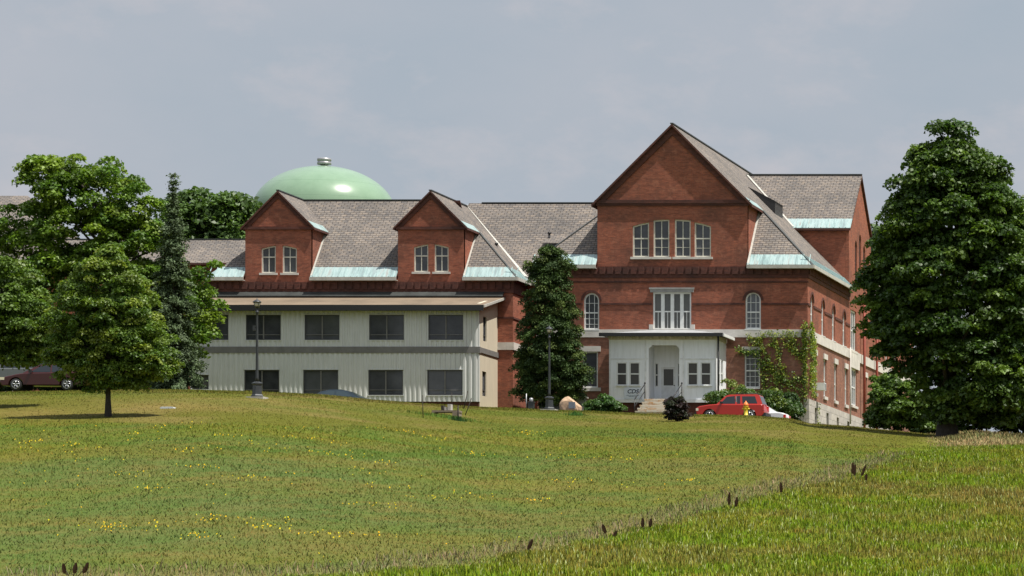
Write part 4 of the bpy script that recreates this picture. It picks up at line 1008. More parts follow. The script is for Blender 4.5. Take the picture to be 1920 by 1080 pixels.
for zl, w_ in ((.2, .78), (.13, .5)):
    u = (xs0 + xs1) / 2 - w_ / 2
    while u < (xs0 + xs1) / 2 + w_ / 2: l = random.uniform(.02, .05); mb.box(u, u + l, YP0 - .082, YP0 - .0755, zs0 + zl, zs0 + zl + random.uniform(.025, .045)); u += l + .018
mb.build('small_print', M['inkg'], sg)
shift_children(sg, sgo)

# ================================================================== WATER TANK, FAR BUILDING
YT = 420.0; xt = PX(608, YT); a_ = 130 * YT / F; b_ = 88 * YT / F; zt0 = PZ(400, YT)
tank = thing('water_tower', 'huge mint green domed water tank rising behind the roof ridge', 'water tower', (xt, YT, 14)); to = Vector((xt, YT, 14))
prof = [(a_ * math.cos(t), zt0 + b_ * math.sin(t)) for t in [math.radians(d) for d in range(-88, 90, 4)]]
mb = MB(); mb.lathe([(r, z) for r, z in prof] , (xt, YT, 0), 64); mb.build('tank', M['mint'], tank)
mb = MB(); mb.lathe([(2.6, 10), (1.7, 14), (1.5, zt0 - b_ + 1.2), (2.6, zt0 - b_ + 2.2)], (xt, YT, 0), 32); mb.build('pedestal', M['mint'], tank)
zc_ = PZ(313, YT)
mb = MB(); mb.lathe([(.35, -.3), (.35, .15), (.42, .2), (.72, .25), (.72, .5), (.66, .52), (.66, .62), (.72, .64), (.72, .86), (.6, .92)], (xt, YT, zc_), 24); mb.build('vent', M['steel'], tank)
shift_children(tank, to)
fb = thing('distant_hall', 'grey shingled roof and pale wall beyond the left maple', 'building', (-125, 300, 18)); fo = Vector((-125, 300, 18))
Yf = 300.0
xa, xb = PX(-160, Yf), PX(52, Yf)
mb = MB(); zr_, ze_ = PZ(367, Yf), PZ(430, Yf - 4)
mb.slab([(xa, Yf - 5, ze_), (xb + 2.4, Yf - 5, ze_), (xb, Yf, zr_), (xa, Yf, zr_)], .15); mb.slab(fixccw([(xb + 2.4, Yf - 5, ze_), (xb + 2.4, Yf + 5, ze_), (xb, Yf, zr_)]), .15); mb.slab([(xa, Yf, zr_), (xb, Yf, zr_), (xb + 2.4, Yf + 5, ze_), (xa, Yf + 5, ze_)], .15)
mb.build('roof', M['shingle'], fb)
mb = MB(); mb.box(xa + .3, xb + 2, Yf - 4.6, Yf + 4.6, 14, ze_ - .15); fbw = mb.build('wall', M['frieze'], fb)
mb = MB(); mb.box(xa + .2, xb + 2.1, Yf - 4.9, Yf - 4.62, ze_ - .6, ze_ - .16); mb.build('cornice', M['stone'], fb)
for p in (-40, 15, 60):
    wx = PX(p, 295.4); mb = MB(); mb.box(wx, wx + 1.1, 295.32, 295.39, PZ(560, 295.4), PZ(500, 295.4)); ww = mb.build('window', M['whitesash'], fb)
    mb = MB(); mb.box(wx + .1, wx + 1.0, 295.29, 295.318, PZ(558, 295.4), PZ(502, 295.4)); mb.build('pane', M['glass'], ww)
shift_children(fb, fo)

# ================================================================== TREES
def crown_mesh(name, V0, N0, size, col, m, squash=1.0, droop=0.0):
    """leaf quads at V0 with preferred normals N0"""
    n = len(V0)
    nr = N0 + rng.normal(0, .55, (n, 3)); nr /= np.linalg.norm(nr, axis=1, keepdims=True) + 1e-9
    a = rng.normal(0, 1, (n, 3)); t = np.cross(nr, a); t /= np.linalg.norm(t, axis=1, keepdims=True) + 1e-9
    b = np.cross(nr, t); s = (size * rng.uniform(.6, 1.3, n))[:, None] * .5
    P = np.empty((n, 4, 3)); fold = nr * s * .35
    P[:, 0] = V0 - t * s * 1.15; P[:, 1] = V0 - b * s * .75 * squash + fold; P[:, 2] = V0 + t * s * 1.15; P[:, 3] = V0 + b * s * .75 * squash + fold
    return quads_mesh(name, P.reshape(-1, 3), m, np.repeat(col, 4, 0))
leaf_m = vc_mat('leaf', trans=.30, rough=.5, spec=.4)
needle_m = vc_mat('needle', trans=.12, rough=.7, spec=.2)
def sample_lobes(lobes, n, Y, depth, shell=.72):
    """points inside a union of ellipsoids given by photo column/row extents around depth Y"""
    w = np.array([l[2] * l[3] for l in lobes], float); w /= w.sum()
    idx = rng.choice(len(lobes), n, p=w); L = np.array(lobes, float)[idx]
    d = rng.normal(0, 1, (n, 3)); d /= np.linalg.norm(d, axis=1, keepdims=True)
    r = rng.uniform(shell ** 3, 1, n) ** (1 / 3)
    k = Y / F
    x = PX(L[:, 0], Y) + d[:, 0] * r * L[:, 2] * k; z = PZ(L[:, 1], Y) + d[:, 2] * r * L[:, 3] * k
    rd = np.minimum(L[:, 2], L[:, 3] * 1.6) * k * depth
    dy = L[:, 4] if L.shape[1] > 4 else 0
    y = Y + dy + d[:, 1] * r * rd
    return np.stack([x, y, z], -1), d
def leaf_tree(name, label, cat, px, Y, lobes, trunk_r, nclump, per, csize, leaf, cols, depth=1.0, group=None, mat_=None, shell=.65, fork=.35, trunk_px=None, flat=.6, up=.55, limbs=14, zbase=None, bright=1.0):
    x0 = PX(trunk_px if trunk_px is not None else px, Y); z0 = gz(x0, Y) - .15 if zbase is None else zbase
    t = thing(name, label, cat, (x0, Y, z0), group=group); off = Vector((x0, Y, z0))
    C, D = sample_lobes(lobes, nclump, Y, depth, shell)
    cs = csize * rng.uniform(.55, 1.4, nclump)
    V = []; Nn = []; Cc = []
    cols = np.array(cols) * bright
    for i in range(nclump):
        k = int(per * (cs[i] / csize) ** 1.5); 
        d = rng.normal(0, 1, (k, 3)); d /= np.linalg.norm(d, axis=1, keepdims=True); d[:, 2] = np.where(d[:, 2] < -.25, -d[:, 2], d[:, 2])
        r = rng.uniform(.35, 1.0, k) ** .6
        p = C[i] + d * r[:, None] * cs[i] * np.array([1, 1, flat])
        # droop toward the outside
        p[:, 2] -= (np.hypot(p[:, 0] - C[i][0], p[:, 1] - C[i][1]) / cs[i]) ** 2 * cs[i] * .22
        V.append(p); Nn.append(d * (1 - up) + np.array([0, 0, up])); 
        base = cols[rng.integers(0, len(cols))] * rng.uniform(.82, 1.18)
        Cc.append(base * rng.normal(1, .18, (k, 1)).clip(.5, 1.6) * np.array([1, 1, 1]) )
    V = np.concatenate(V); Nn = np.concatenate(Nn); Cc = np.concatenate(Cc)
    me = crown_mesh('crown', V - np.array(off), Nn, leaf, Cc, mat_ or leaf_m); link('crown', me, t)
    # trunk with limbs to real clumps
    mb = MB(); ztop = max(PZ(l[1], Y) for l in lobes); zlow = min(PZ(l[1] + l[3], Y) for l in lobes)
    H = ztop - z0; pts = []
    nseg = 7; cur = Vector((0, 0, 0))
    for k in range(nseg + 1):
        f = k / nseg; pts.append(Vector((math.sin(f * 3 + px) * .12 * H * .1 * f + (PX(px, Y) - x0) * f, math.cos(f * 2.3 + px) * .1 * f, H * .92 * f)))
    rr = [trunk_r * (1.35 if k == 0 else 1) * (1 - .88 * (k / nseg)) for k in range(nseg + 1)]
    for k in range(nseg): mb.tube(pts[k], pts[k + 1], rr[k], rr[k + 1], 9, caps=False)
    order = rng.permutation(nclump)[:limbs]
    for i in order:
        tgt = Vector(C[i]) - off; f = min(.9, max(fork, (tgt.z / (H * .92)) - .22)); kf = f * nseg; k0 = min(nseg - 1, int(kf)); st = pts[k0].lerp(pts[k0 + 1], kf - k0)
        mid = st.lerp(tgt, .5) + Vector((0, 0, .06 * H * random.random())); r0 = trunk_r * .42 * (1 - f * .5)
        mb.tube(st, mid, r0, r0 * .6, 6, caps=False); mb.tube(mid, tgt, r0 * .6, r0 * .15, 6, caps=False)
        for q_ in range(2):
            j = int(rng.integers(0, nclump)); t2 = Vector(C[j]) - off
            if (t2 - mid).length < 3.2: mb.tube(mid, t2, r0 * .4, r0 * .12, 5, caps=False)
    mb.build('trunk', M['bark'], t)
    return t
G = lambda r, g, b: (r, g, b)
maple_cols = [G(.105, .185, .018), G(.13, .21, .02), G(.08, .155, .018), G(.16, .235, .025)]
leaf_tree('maple_tree', 'broad bright green maple behind the parked red car on the left', 'tree', 190, 247,
  [(110,335,78,36),(215,330,52,34),(75,318,45,18),(160,332,60,34),(150,395,110,40),(90,520,95,50),(120,640,110,60),(285,415,38,50),(278,480,50,60),(300,530,50,50),(150,375,105,46),(250,385,42,55),(60,425,66,36),(15,435,38,40),(150,440,95,50),(250,460,55,60),(70,490,85,50),(190,520,90,70),(100,575,90,70),(230,600,80,80),(300,560,60,60),(350,545,42,45),(372,590,34,50),(345,640,45,50),(290,670,55,45),(200,670,90,50),(385,505,20,18)],
  .42, 620, 150, .74, .22, maple_cols, depth=1.05, shell=.55, trunk_px=215, fork=.2, limbs=26)
leaf_tree('young_tree', 'small rounded tree with olive leaves standing alone on the left lawn', 'tree', 205, 178,
  [(210,476,22,18),(203,505,54,26),(205,545,86,38),(202,590,104,44),(205,635,116,44),(208,672,122,34),(215,702,106,28),(128,668,46,24),(285,685,44,26),(210,722,66,14)],
  .13, 760, 120, .40, .12, [G(.11,.18,.028), G(.135,.20,.03), G(.085,.15,.026), G(.185,.235,.035)], depth=1.0, shell=.35, fork=.22, limbs=40, flat=.6, trunk_px=203)
leaf_tree('young_tree', 'dark leafy tree cut off by the left edge of the photo', 'tree', 8, 186,
  [(15,520,55,36),(-10,560,95,50),(20,600,90,50),(0,640,100,46),(40,668,60,22),(-60,640,80,80)],
  .16, 330, 150, .55, .16, [G(.095,.16,.024), G(.12,.18,.028), G(.075,.13,.022)], shell=.35, trunk_px=-25, limbs=26, flat=.5)
for (px, lab, lobes) in ((372, 'leafy tree rising behind the roof, left of the other one beside the spruce', [(372,385,38,20),(345,400,30,28),(375,425,50,40),(360,480,60,60)]),
                         (440, 'leafy tree rising behind the roof, nearest the left brick dormer', [(435,392,34,22),(455,402,26,20),(440,430,48,35),(440,490,60,60)])):
    leaf_tree('leafy_tree', lab, 'tree', px, 320, lobes, .3, 90, 130, 1.3, .36, [G(.085,.15,.035), G(.07,.125,.03)], shell=.6, limbs=8, zbase=15, group='trees beyond the brick wing')
def profile_lobes(prof, dy=0):
    return [(l + (r - l) / 2, row, (r - l) / 2 * .92, h) for (row, l, r, h) in prof]
leaf_tree('maple_tree', 'towering dark green maple shading the right side of the hall', 'tree', 1778, 217.5,
[(1782,262,34,28),(1772,300,70,34),(1800,325,90,40),(1750,345,72,40),(1845,350,55,36),(1785,390,125,60),(1700,400,42,40),(1880,420,50,60),(1790,450,145,60),(1670,470,45,45),(1785,520,160,70),(1900,520,60,80),(1655,560,42,60),(1785,600,170,70),(1805,685,140,62),(1655,635,40,34),(1845,745,105,52),(1900,680,70,90),(1780,768,52,30)],
  .5, 1450, 120, .62, .22, [G(.058,.104,.018), G(.07,.125,.022), G(.042,.084,.016), G(.11,.175,.03)], shell=.5, limbs=30, fork=.16, trunk_px=1775, depth=1.0, flat=.62)
leaf_tree('maple_tree', 'dark maple half cut off by the right edge behind the towering one', 'tree', 1960, 246,
  [(1960,470,80,60),(1950,560,100,70),(1950,660,110,70),(1940,740,100,55)], .35, 150, 170, 1.0, .3, [G(.04,.085,.02), G(.055,.105,.024)], limbs=10, trunk_px=1955)
leaf_tree('leafy_tree', 'pale green tree glimpsed between the rear gable and the big maple', 'tree', 1650, 318, [(1640,455,24,28),(1660,500,50,60),(1690,560,60,60)], .3, 60, 120, 1.2, .36, [G(.075,.13,.035)], limbs=6, zbase=16)
leaf_tree('shrub', 'dark thicket growing behind the trunk of the towering maple', 'bush', 1850, 249, [(1790,780,60,40),(1850,765,60,50),(1745,785,40,34),(1910,770,60,50),(1970,765,60,55),(1740,790,40,25)], .08, 170, 150, .7, .25, [G(.045,.085,.02), G(.06,.11,.024)], shell=.2, limbs=10, fork=.1)
def bush(name, label, px, Y, lobes, n, per, cs, leaf, cols, cat='bush', zb=None, up=.5, **kw):
    return leaf_tree(name, label, cat, px, Y, lobes, .05, n, per, cs, leaf, cols, limbs=10, shell=.3, fork=.05, zbase=zb, up=up, **kw)
bush('hedge', 'dark undergrowth behind the dark red sedan on the left', 130, 252, [(-20,700,60,40),(60,705,60,36),(140,705,60,36),(220,708,60,34),(300,712,50,28)], 200, 110, .55, .2, [G(.04,.075,.02), G(.05,.09,.022)])
bush('shrub', 'tall loose green shrub at the foot of the big right maple', 1690, 240, [(1665,725,34,28),(1648,762,30,38),(1695,755,48,42),(1735,775,32,30),(1680,788,60,22)], 170, 120, .45, .18, [G(.09,.155,.026), G(.115,.19,.03), G(.065,.12,.022)])
bush('bush', 'low rounded green bush between the boulder and the white porch', 1130, 249, [(1130,762,34,16),(1112,765,18,12),(1150,766,18,12),(1130,750,20,8)], 90, 120, .3, .11, [G(.07,.145,.035), G(.055,.12,.03), G(.09,.16,.045)])
x_, y_, z_ = at_row(1269, 790)
bush('bush', 'small dark purple leaved bush in front of the porch steps', 1269, y_, [(1269,768,22,21),(1261,755,13,11),(1277,756,13,11),(1260,776,17,14),(1280,775,16,14)], 150, 90, .20, .085, [G(.035,.022,.024), G(.028,.026,.02), G(.05,.032,.03), G(.035,.045,.022)])
bush('shrub', 'spreading green shrub beside the right end of the porch, behind the red car', 1400, 251.5, [(1352,750,22,16),(1385,745,32,18),(1420,748,34,20),(1450,756,34,26),(1370,762,35,18),(1465,768,24,22),(1420,770,50,16)], 210, 90, .42, .13, [G(.075,.13,.03), G(.085,.15,.035), G(.055,.105,.026), G(.15,.20,.035)])
bush('shrub', 'pale yellow green sprigs of shrub against the right corner of the porch', 1368, 252.8, [(1368,716,10,12),(1376,728,16,12),(1362,735,10,10)], 16, 70, .28, .12, [G(.18,.22,.05), G(.14,.19,.045)])
bush('shrub', 'dark shrub at the base of the ivy covered corner', 1490, 253.6, [(1482,765,18,24),(1470,782,16,12),(1495,775,10,18)], 50, 110, .38, .13, [G(.035,.075,.022), G(.045,.09,.025)])

def conifer(name, label, px, Y, top, base, prof, cols, leaf=.16, whorls=26, per=60, trunk_r=.16, droop=.25, lift=0.0, zb=None, fill=1.0, clump=.32, rag=.25):
    x0 = PX(px, Y); z0 = gz(x0, Y) - .1 if zb is None else zb; t = thing(name, label, 'tree', (x0, Y, z0)); off = np.array([x0, Y, z0])
    zt = PZ(top, Y) - z0; V = []; Nn = []; C = []; cols = np.array(cols); k = Y / F
    rows = np.array([p[0] for p in prof], float); hw = np.array([p[1] for p in prof], float)
    mb = MB(); mb.tube((0, 0, 0), (0, 0, zt * .97), trunk_r, .02, 8, caps=False)
    n = whorls
    for i in range(n):
        f = i / (n - 1); row = top + (base - top) * (f ** .92); z = PZ(row, Y) - z0; R = np.interp(row, rows, hw) * k
        if R < .05: R = .05
        nb = int(5 + R * 5)
        for b in range(nb):
            a = rng.uniform(0, 2 * np.pi); r = R * (1 - rag + rng.uniform(-rag, rag) * 1.2); r = max(.08, r)
            tip = np.array([math.cos(a) * r, math.sin(a) * r, z - droop * r * rng.uniform(.5, 1.3) + lift * r]); st = np.array([0, 0, z + .12 * r])
            if i % 2 == 0 and b < 8: mb.tube(st, tip, .03, .008, 4, caps=False)
            m_ = int(per * fill * (.25 + r)); s = rng.uniform(.15, 1, m_) ** .6
            p = st[None] * (1 - s[:, None]) + tip[None] * s[:, None]; w = clump * (.5 + .6 * (1 - abs(s - .7)))
            p += rng.normal(0, 1, (m_, 3)) * w[:, None] * np.array([.5, .5, .32])
            V.append(p); dd = np.array([math.cos(a) * .5, math.sin(a) * .5, .7]); Nn.append(np.tile(dd, (m_, 1)))
            C.append(cols[rng.integers(0, len(cols))] * rng.uniform(.8, 1.2) * rng.normal(1, .18, (m_, 1)).clip(.5, 1.6))
    V = np.concatenate(V); Nn = np.concatenate(Nn); C = np.concatenate(C)
    link('crown', crown_mesh('crown', V, Nn, leaf, C, needle_m, squash=.7), t); mb.build('trunk', M['bark'], t); return t
conifer('spruce_tree', 'narrow blue grey spruce between the left maple and the annex', 325, 240, 330, 728, [(330,2),(342,8),(352,5),(372,6),(385,11),(400,16),(420,26),(450,26),(480,38),(520,36),(560,48),(610,44),(650,56),(728,60)],
  [G(.085,.125,.058), G(.11,.15,.08), G(.06,.09,.04)], leaf=.15, whorls=44, per=85, droop=.35, clump=.26, rag=.3)
leaf_tree('cedar_tree', 'dense dark conical evergreen in the recess between wing and main block', 'tree', 1030, 249.5,
  [(1034,478,20,14),(1012,500,24,16),(1040,505,34,22),(1006,516,12,14),(1030,545,42,30),(1032,585,52,34),(1030,628,58,36),(1030,668,66,34),(1034,706,74,30),(1030,738,68,26),(990,700,26,22),(1080,690,26,24)],
  .2, 900, 120, .36, .115, [G(.045,.08,.022), G(.06,.10,.026), G(.085,.12,.03), G(.035,.062,.02)], mat_=needle_m, shell=.3, limbs=16, fork=.1, flat=.85, up=.45)

# vines on the corner of the hall
def vines():
    V = []; Nn = []; C = []
    paths = [([(1404,632),(1416,644),(1432,655),(1440,672),(1448,690),(1458,705)],.16,1), ([(1452,632),(1457,650),(1460,668),(1466,690),(1470,702)],.14,1), ([(1478,630),(1487,640),(1492,655),(1500,668),(1510,678)],.15,1),
             ([(1383,655),(1395,661),(1412,662),(1424,660)],.12,0), ([(1424,632),(1426,640)],.12,1), ([(1430,675),(1436,690),(1450,700),(1463,712),(1475,722)],.2,0), ([(1424,660),(1427,680),(1432,700),(1436,720)],.2,0), ([(1455,650),(1440,645)],.06,1), ([(1470,640),(1482,655),(1497,665)],.13,1),
             ([(1430,715),(1436,735)],.12,0)]
    def add(u, z, n, s, east=False, bright=1):
        for _ in range(n):
            du, dz = rng.normal(0, s, 2)
            p = (u + du, YM - rng.uniform(.06, .26), z + dz) if not east else (XE + rng.uniform(.1, .28), u + du, z + dz)
            V.append(p); Nn.append((0, -.6, .6) if not east else (.6, 0, .6))
            c = np.array([.24, .28, .035]) if rng.uniform() < (.65 if bright else .3) else np.array([.10, .17, .028]); C.append(c * rng.uniform(.75, 1.25))
    for pts, w, br in paths:
        for a, b in zip(pts[:-1], pts[1:]):
            for k in range(14): f = k / 14; add(PX(a[0] + (b[0] - a[0]) * f, YM), PZ(a[1] + (b[1] - a[1]) * f, YM), 5, w, bright=br)
    for _ in range(140):   # mass low on the front wall
        px = rng.uniform(1432, 1512); row = rng.uniform(700, 775)
        lim = 700 + max(0, (1468 - px)) * .55
        if row > lim - 4 + rng.uniform(-8, 8) and fbm(px, row, 14, 3, 2) > .36: add(PX(px, YM), PZ(row, YM), 9, .13, bright=0)
    for _ in range(260):   # corner strip, both faces
        row = rng.uniform(606, 742); add(PX(rng.uniform(1507, 1513), YM), PZ(row, YM), 3, .08, bright=rng.uniform() < .8); add(YM + rng.uniform(0, 1.9) * min(1, (row - 596) / 40), PZ(row, YM), 6, .1, True, rng.uniform() < .8)
    for _ in range(60): add(PX(rng.uniform(1425, 1512), YM), PZ(rng.uniform(621, 634), YM), 3, .08, bright=1)
    for _ in range(22): add(258.9, 15.6 + rng.uniform(0, 2.0), 3, .08, True, 1)
    V_ = np.array(V); o = np.array([PX(1490, YM), YM, 16.0])
    t = thing('climbing_vine', 'yellow green creeper climbing the right corner of the brick hall', 'vine', tuple(o))
    link('foliage', crown_mesh('foliage', V_ - o, np.array(Nn), .125, np.array(C), leaf_m), t)
    mb = MB()
    for pts, w, br in paths:
        for a, b in zip(pts[:-1], pts[1:]): mb.tube(Vector((PX(a[0], YM), YM - .05, PZ(a[1], YM))) - Vector(o), Vector((PX(b[0], YM), YM - .05, PZ(b[1], YM))) - Vector(o), .02, .015, 5)
    mb.build('stem', M['bark'], t)
vines()

# ================================================================== ROAD AND VEHICLES
def build_road():
    xs = np.arange(-130, -38, 1.0); ys = np.array([236.6, 238, 239.5, 241, 242.5, 244, 245.6])
    X, Y = np.meshgrid(xs, ys); Z = ground(X, Y) + .03
    V = np.stack([X, Y, Z], -1).reshape(-1, 3); ny, nx = X.shape; i = np.arange(ny - 1)[:, None] * nx + np.arange(nx - 1)[None]; q_ = np.stack([i, i + 1, i + nx + 1, i + nx], -1).reshape(-1); n = len(q_) // 4
    tag(link('road', set_mesh('road', V, q_, np.arange(n) * 4, np.full(n, 4), M['asphalt'], smooth=True)), 'asphalt drive running behind the crest of the hill', 'road', kind='structure')
build_road()
def paint(name, col, rough=.3):
    m, t, b, N, L = nt(name); b.inputs['Base Color'].default_value = (*col, 1); b.inputs['Roughness'].default_value = rough; b.inputs['Coat Weight'].default_value = .2; b.inputs['Coat Roughness'].default_value = .1
    return m
def wheel(parent, x, y, r, w, side):
    mb = MB(); n = 24; prof = [(r * .62, -w / 2), (r * .93, -w / 2), (r, -w * .32), (r, w * .32), (r * .93, w / 2), (r * .62, w / 2)]
    def lathey(mb, prof, n, m=0):
        b = len(mb.v)
        for (rr, yy) in prof:
            for i in range(n): t = 2 * math.pi * i / n; mb.v.append((rr * math.cos(t), yy, rr * math.sin(t)))
        for k in range(len(prof) - 1):
            for i in range(n): j = (i + 1) % n; mb.f.append([b + k * n + i, b + k * n + j, b + (k + 1) * n + j, b + (k + 1) * n + i]); mb.m.append(m); mb.sm.append(True)
        mb.f.append([b + i for i in range(n)]); mb.m.append(m); mb.sm.append(False); e = b + (len(prof) - 1) * n; mb.f.append([e + i for i in range(n)][::-1]); mb.m.append(m); mb.sm.append(False)
    lathey(mb, prof, n); tyre = mb.build('wheel', M['rubber'], parent, (x, y, r), fix=True)
    mb = MB(); s = side
    lathey(mb, [(r * .64, -w * .42), (r * .64, w * .42)], 20)
    for k in range(5):
        a = 2 * math.pi * k / 5 + .3; ca, sa = math.cos(a), math.sin(a)
        mb.tube((ca * .05, s * w * .52, sa * .05), (ca * r * .6, s * w * .5, sa * r * .6), .035, .03, 6, m=1)
    mb.tube((0, s * w * .4, 0), (0, s * w * .55, 0), .07, .06, 10, m=1)
    # bright outer ring
    for k in range(20):
        a = 2 * math.pi * k / 20; a2 = 2 * math.pi * (k + 1) / 20; mb.tube((math.cos(a) * r * .62, s * w * .5, math.sin(a) * r * .62), (math.cos(a2) * r * .62, s * w * .5, math.sin(a2) * r * .62), .022, .022, 5, m=1, caps=False)
    mb.build('rim', [M['rubber'], M['alloy']], tyre, fix=True)
def car(name, label, cat, loc, rz, L, W, body, glass_prof, wins, wheels, r, paintm, roofw=.72, glassm=None, group=None, flip=False, head=None, tail=None, belt=None, bumper=None, roofrack=False, mirror=None):
    """front of the car points to local -X; profiles are (x, z)"""
    t = thing(name, label, cat, loc, rz, group); gm = glassm or M['carglass']
    # body side profile with wheel arches
    def arched(pts):
        return pts
    low = .24
    bot = []
    for (wx) in sorted(wheels, reverse=True):
        ar = r + .07
        bot += [(wx + ar * math.cos(a), max(low, r + ar * math.sin(a))) for a in [math.pi * k / 10 for k in range(0, 11)]]
    prof = body + bot      # body listed front-bottom -> over the top -> rear-bottom, clockwise; then underside with arches back to front
    bm = bmesh.new(); hw = W / 2
    vs0 = [bm.verts.new((x, -hw, z)) for x, z in prof]; vs1 = [bm.verts.new((x, hw, z)) for x, z in prof]
    f0 = bm.faces.new(vs0); f1 = bm.faces.new(vs1[::-1]); n = len(prof); 
    for i in range(n): bm.faces.new([vs0[i], vs1[i], vs1[(i + 1) % n], vs0[(i + 1) % n]])
    bmesh.ops.recalc_face_normals(bm, faces=bm.faces); bm.edges.ensure_lookup_table()
    rim = [e for e in bm.edges if (e.verts[0] in vs0 and e.verts[1] in vs0) or (e.verts[0] in vs1 and e.verts[1] in vs1)]
    nb = len(body)
    top0 = set(vs0[:nb]); top1 = set(vs1[:nb]); rim = [e for e in rim if (e.verts[0] in top0 and e.verts[1] in top0) or (e.verts[0] in top1 and e.verts[1] in top1)]
    bmesh.ops.bevel(bm, geom=rim, offset=.07, segments=3, profile=.6, affect='EDGES', clamp_overlap=True)
    for f in bm.faces: f.smooth = abs(f.normal.y) < .9
    me = bpy.data.meshes.new('body'); bm.to_mesh(me); bm.free(); me.materials.append(paintm); link('body', me, t)
    # greenhouse
    zb = min(z for _, z in glass_prof); zt_ = max(z for _, z in glass_prof)
    def hwz(z): f = (z - zb) / (zt_ - zb); return hw * (.94 + (roofw - .94) * f)
    mb = MB(); P = glass_prof; n = len(P)
    for i in range(n - 1):
        (xa, za), (xb, zb_) = P[i], P[i + 1]
        mb.poly([(xa, -hwz(za), za), (xb, -hwz(zb_), zb_), (xb, hwz(zb_), zb_), (xa, hwz(za), za)][::-1], 0)
    mb.poly([(x, -hwz(z), z) for x, z in P][::-1]); mb.poly([(x, hwz(z), z) for x, z in P])
    mb.build('cabin', paintm, t, fix=True)
    for w_ in wins:
        for s in (-1, 1):
            mb = MB(); pts = [(x, s * (hwz(z) + .012), z) for x, z in w_]; mb.poly(pts if s > 0 else pts[::-1]); pts2 = [(x, s * (hwz(z) - .02), z) for x, z in w_]; mb.poly(pts2[::-1] if s > 0 else pts2)
            for i in range(len(pts)): mb.poly([pts[i], pts2[i], pts2[(i + 1) % len(pts)], pts[(i + 1) % len(pts)]])
            mb.build('side_window', gm, t, fix=True)
    def glassquad(a, b, nm):
        (xa, za), (xb, zb_) = a, b; dx, dz = xb - xa, zb_ - za; l = math.hypot(dx, dz); nx_, nz_ = -dz / l, dx / l
        if nx_ * (1 if xa > 1.8 else -1) < 0 and nm == 'windscreen' : pass
        mb = MB(); o = .012
        A = (xa + dx * .1, za + dz * .1); B = (xa + dx * .92, za + dz * .92)
        sgn = -1 if nm == 'windscreen' else 1
        ox, oz = sgn * abs(dz / l) * o, abs(dx / l) * o
        f = [(A[0] + ox, -hwz(A[1]) + .08, A[1] + oz), (B[0] + ox, -hwz(B[1]) + .07, B[1] + oz), (B[0] + ox, hwz(B[1]) - .07, B[1] + oz), (A[0] + ox, hwz(A[1]) - .08, A[1] + oz)]
        mb.poly(f); g_ = [(p[0] - ox * 1.5, p[1], p[2] - oz * 1.5) for p in f]; mb.poly(g_[::-1])
        mb.build(nm, gm, t, fix=True)
    glassquad(P[0], P[1], 'windscreen'); glassquad(P[-1], P[-2], 'rear_window')
    for wx in wheels:
        for s in (-1, 1): wheel(t, wx, s * (hw - .12), r, .22, s)
    if head:
        for s in (-1, 1): mb = MB(); mb.box(head[0], head[0] + head[4], s * (hw - .38), s * (hw + .006), head[1], head[2]); mb.build('headlight', M['headlight'], t)
    if tail:
        for s in (-1, 1): mb = MB(); mb.box(tail[0], tail[0] + tail[4], s * (hw - .3), s * (hw + .006), tail[1], tail[2]); mb.build('taillight', M['taillight'], t)
    if bumper:
        for nm, (bx0, bx1, bz0, bz1) in bumper: mb = MB(); mb.box(bx0, bx1, -hw + .02, hw - .02, bz0, bz1); mb.build(nm, M['black'], t)
    if mirror:
        for s in (-1, 1): mb = MB(); mb.box(mirror[0], mirror[0] + .12, s * (hw - .02), s * (hw + .16), mirror[1], mirror[1] + .14); mb.build('wing_mirror', M['black'], t)
    if roofrack:
        mb = MB()
        for s in (-1, 1): mb.tube((2.2, s * .5, zt_ + .06), (3.95, s * .5, zt_ + .06), .02, .02, 6)
        for xx in (2.4, 3.7): mb.tube((xx, -.5, zt_ + .06), (xx, .5, zt_ + .06), .018, .018, 6)
        mb.build('roof_rack', M['black'], t)
    return t
# red two-door SUV, front to the left
Ys = 239.5; xs = PX(1309, Ys); zsv = gz(PX(1375, Ys), Ys) + .04
body = [(.06, .42), (0, .5), (0, .66), (.05, .88), (.22, .97), (.8, 1.06), (1.32, 1.1), (4.12, 1.1), (4.2, 1.08), (4.3, .95), (4.34, .7), (4.34, .48), (4.25, .38)]
gh = [(1.28, 1.08), (1.85, 1.62), (2.1, 1.71), (3.85, 1.73), (4.0, 1.68), (4.24, 1.08)]
wins = [[(1.55, 1.13), (1.93, 1.56), (2.45, 1.62), (2.5, 1.13)], [(2.62, 1.13), (2.6, 1.62), (2.8, 1.63), (2.82, 1.13)], [(2.98, 1.15), (2.92, 1.6), (3.75, 1.6), (3.92, 1.15)]]
suv = car('suv', 'red two door suv parked in front of the shrubs beside the porch', 'suv', (xs, Ys, zsv), 0, 4.34, 1.78, body, gh, wins, [.85, 3.42], .37, paint('red_car_paint', (.42, .022, .012)), roofw=.76,
  head=(-.01, .68, .84, 0, .16), tail=(4.25, .72, 1.04, 0, .1), bumper=[('front_bumper', (-.1, .2, .38, .58)), ('rear_bumper', (4.2, 4.46, .36, .56))], roofrack=True, mirror=(1.55, 1.12))
suv.scale = (.93, .95, .95); suv.location.z += .14; suv.location.x += .05
mb = MB()
for s in (-1, 1): mb.box(2.53, 2.6, s * .775, s * .80, 1.13, 1.6)
mb.build('door_pillar', M['steel'], suv)
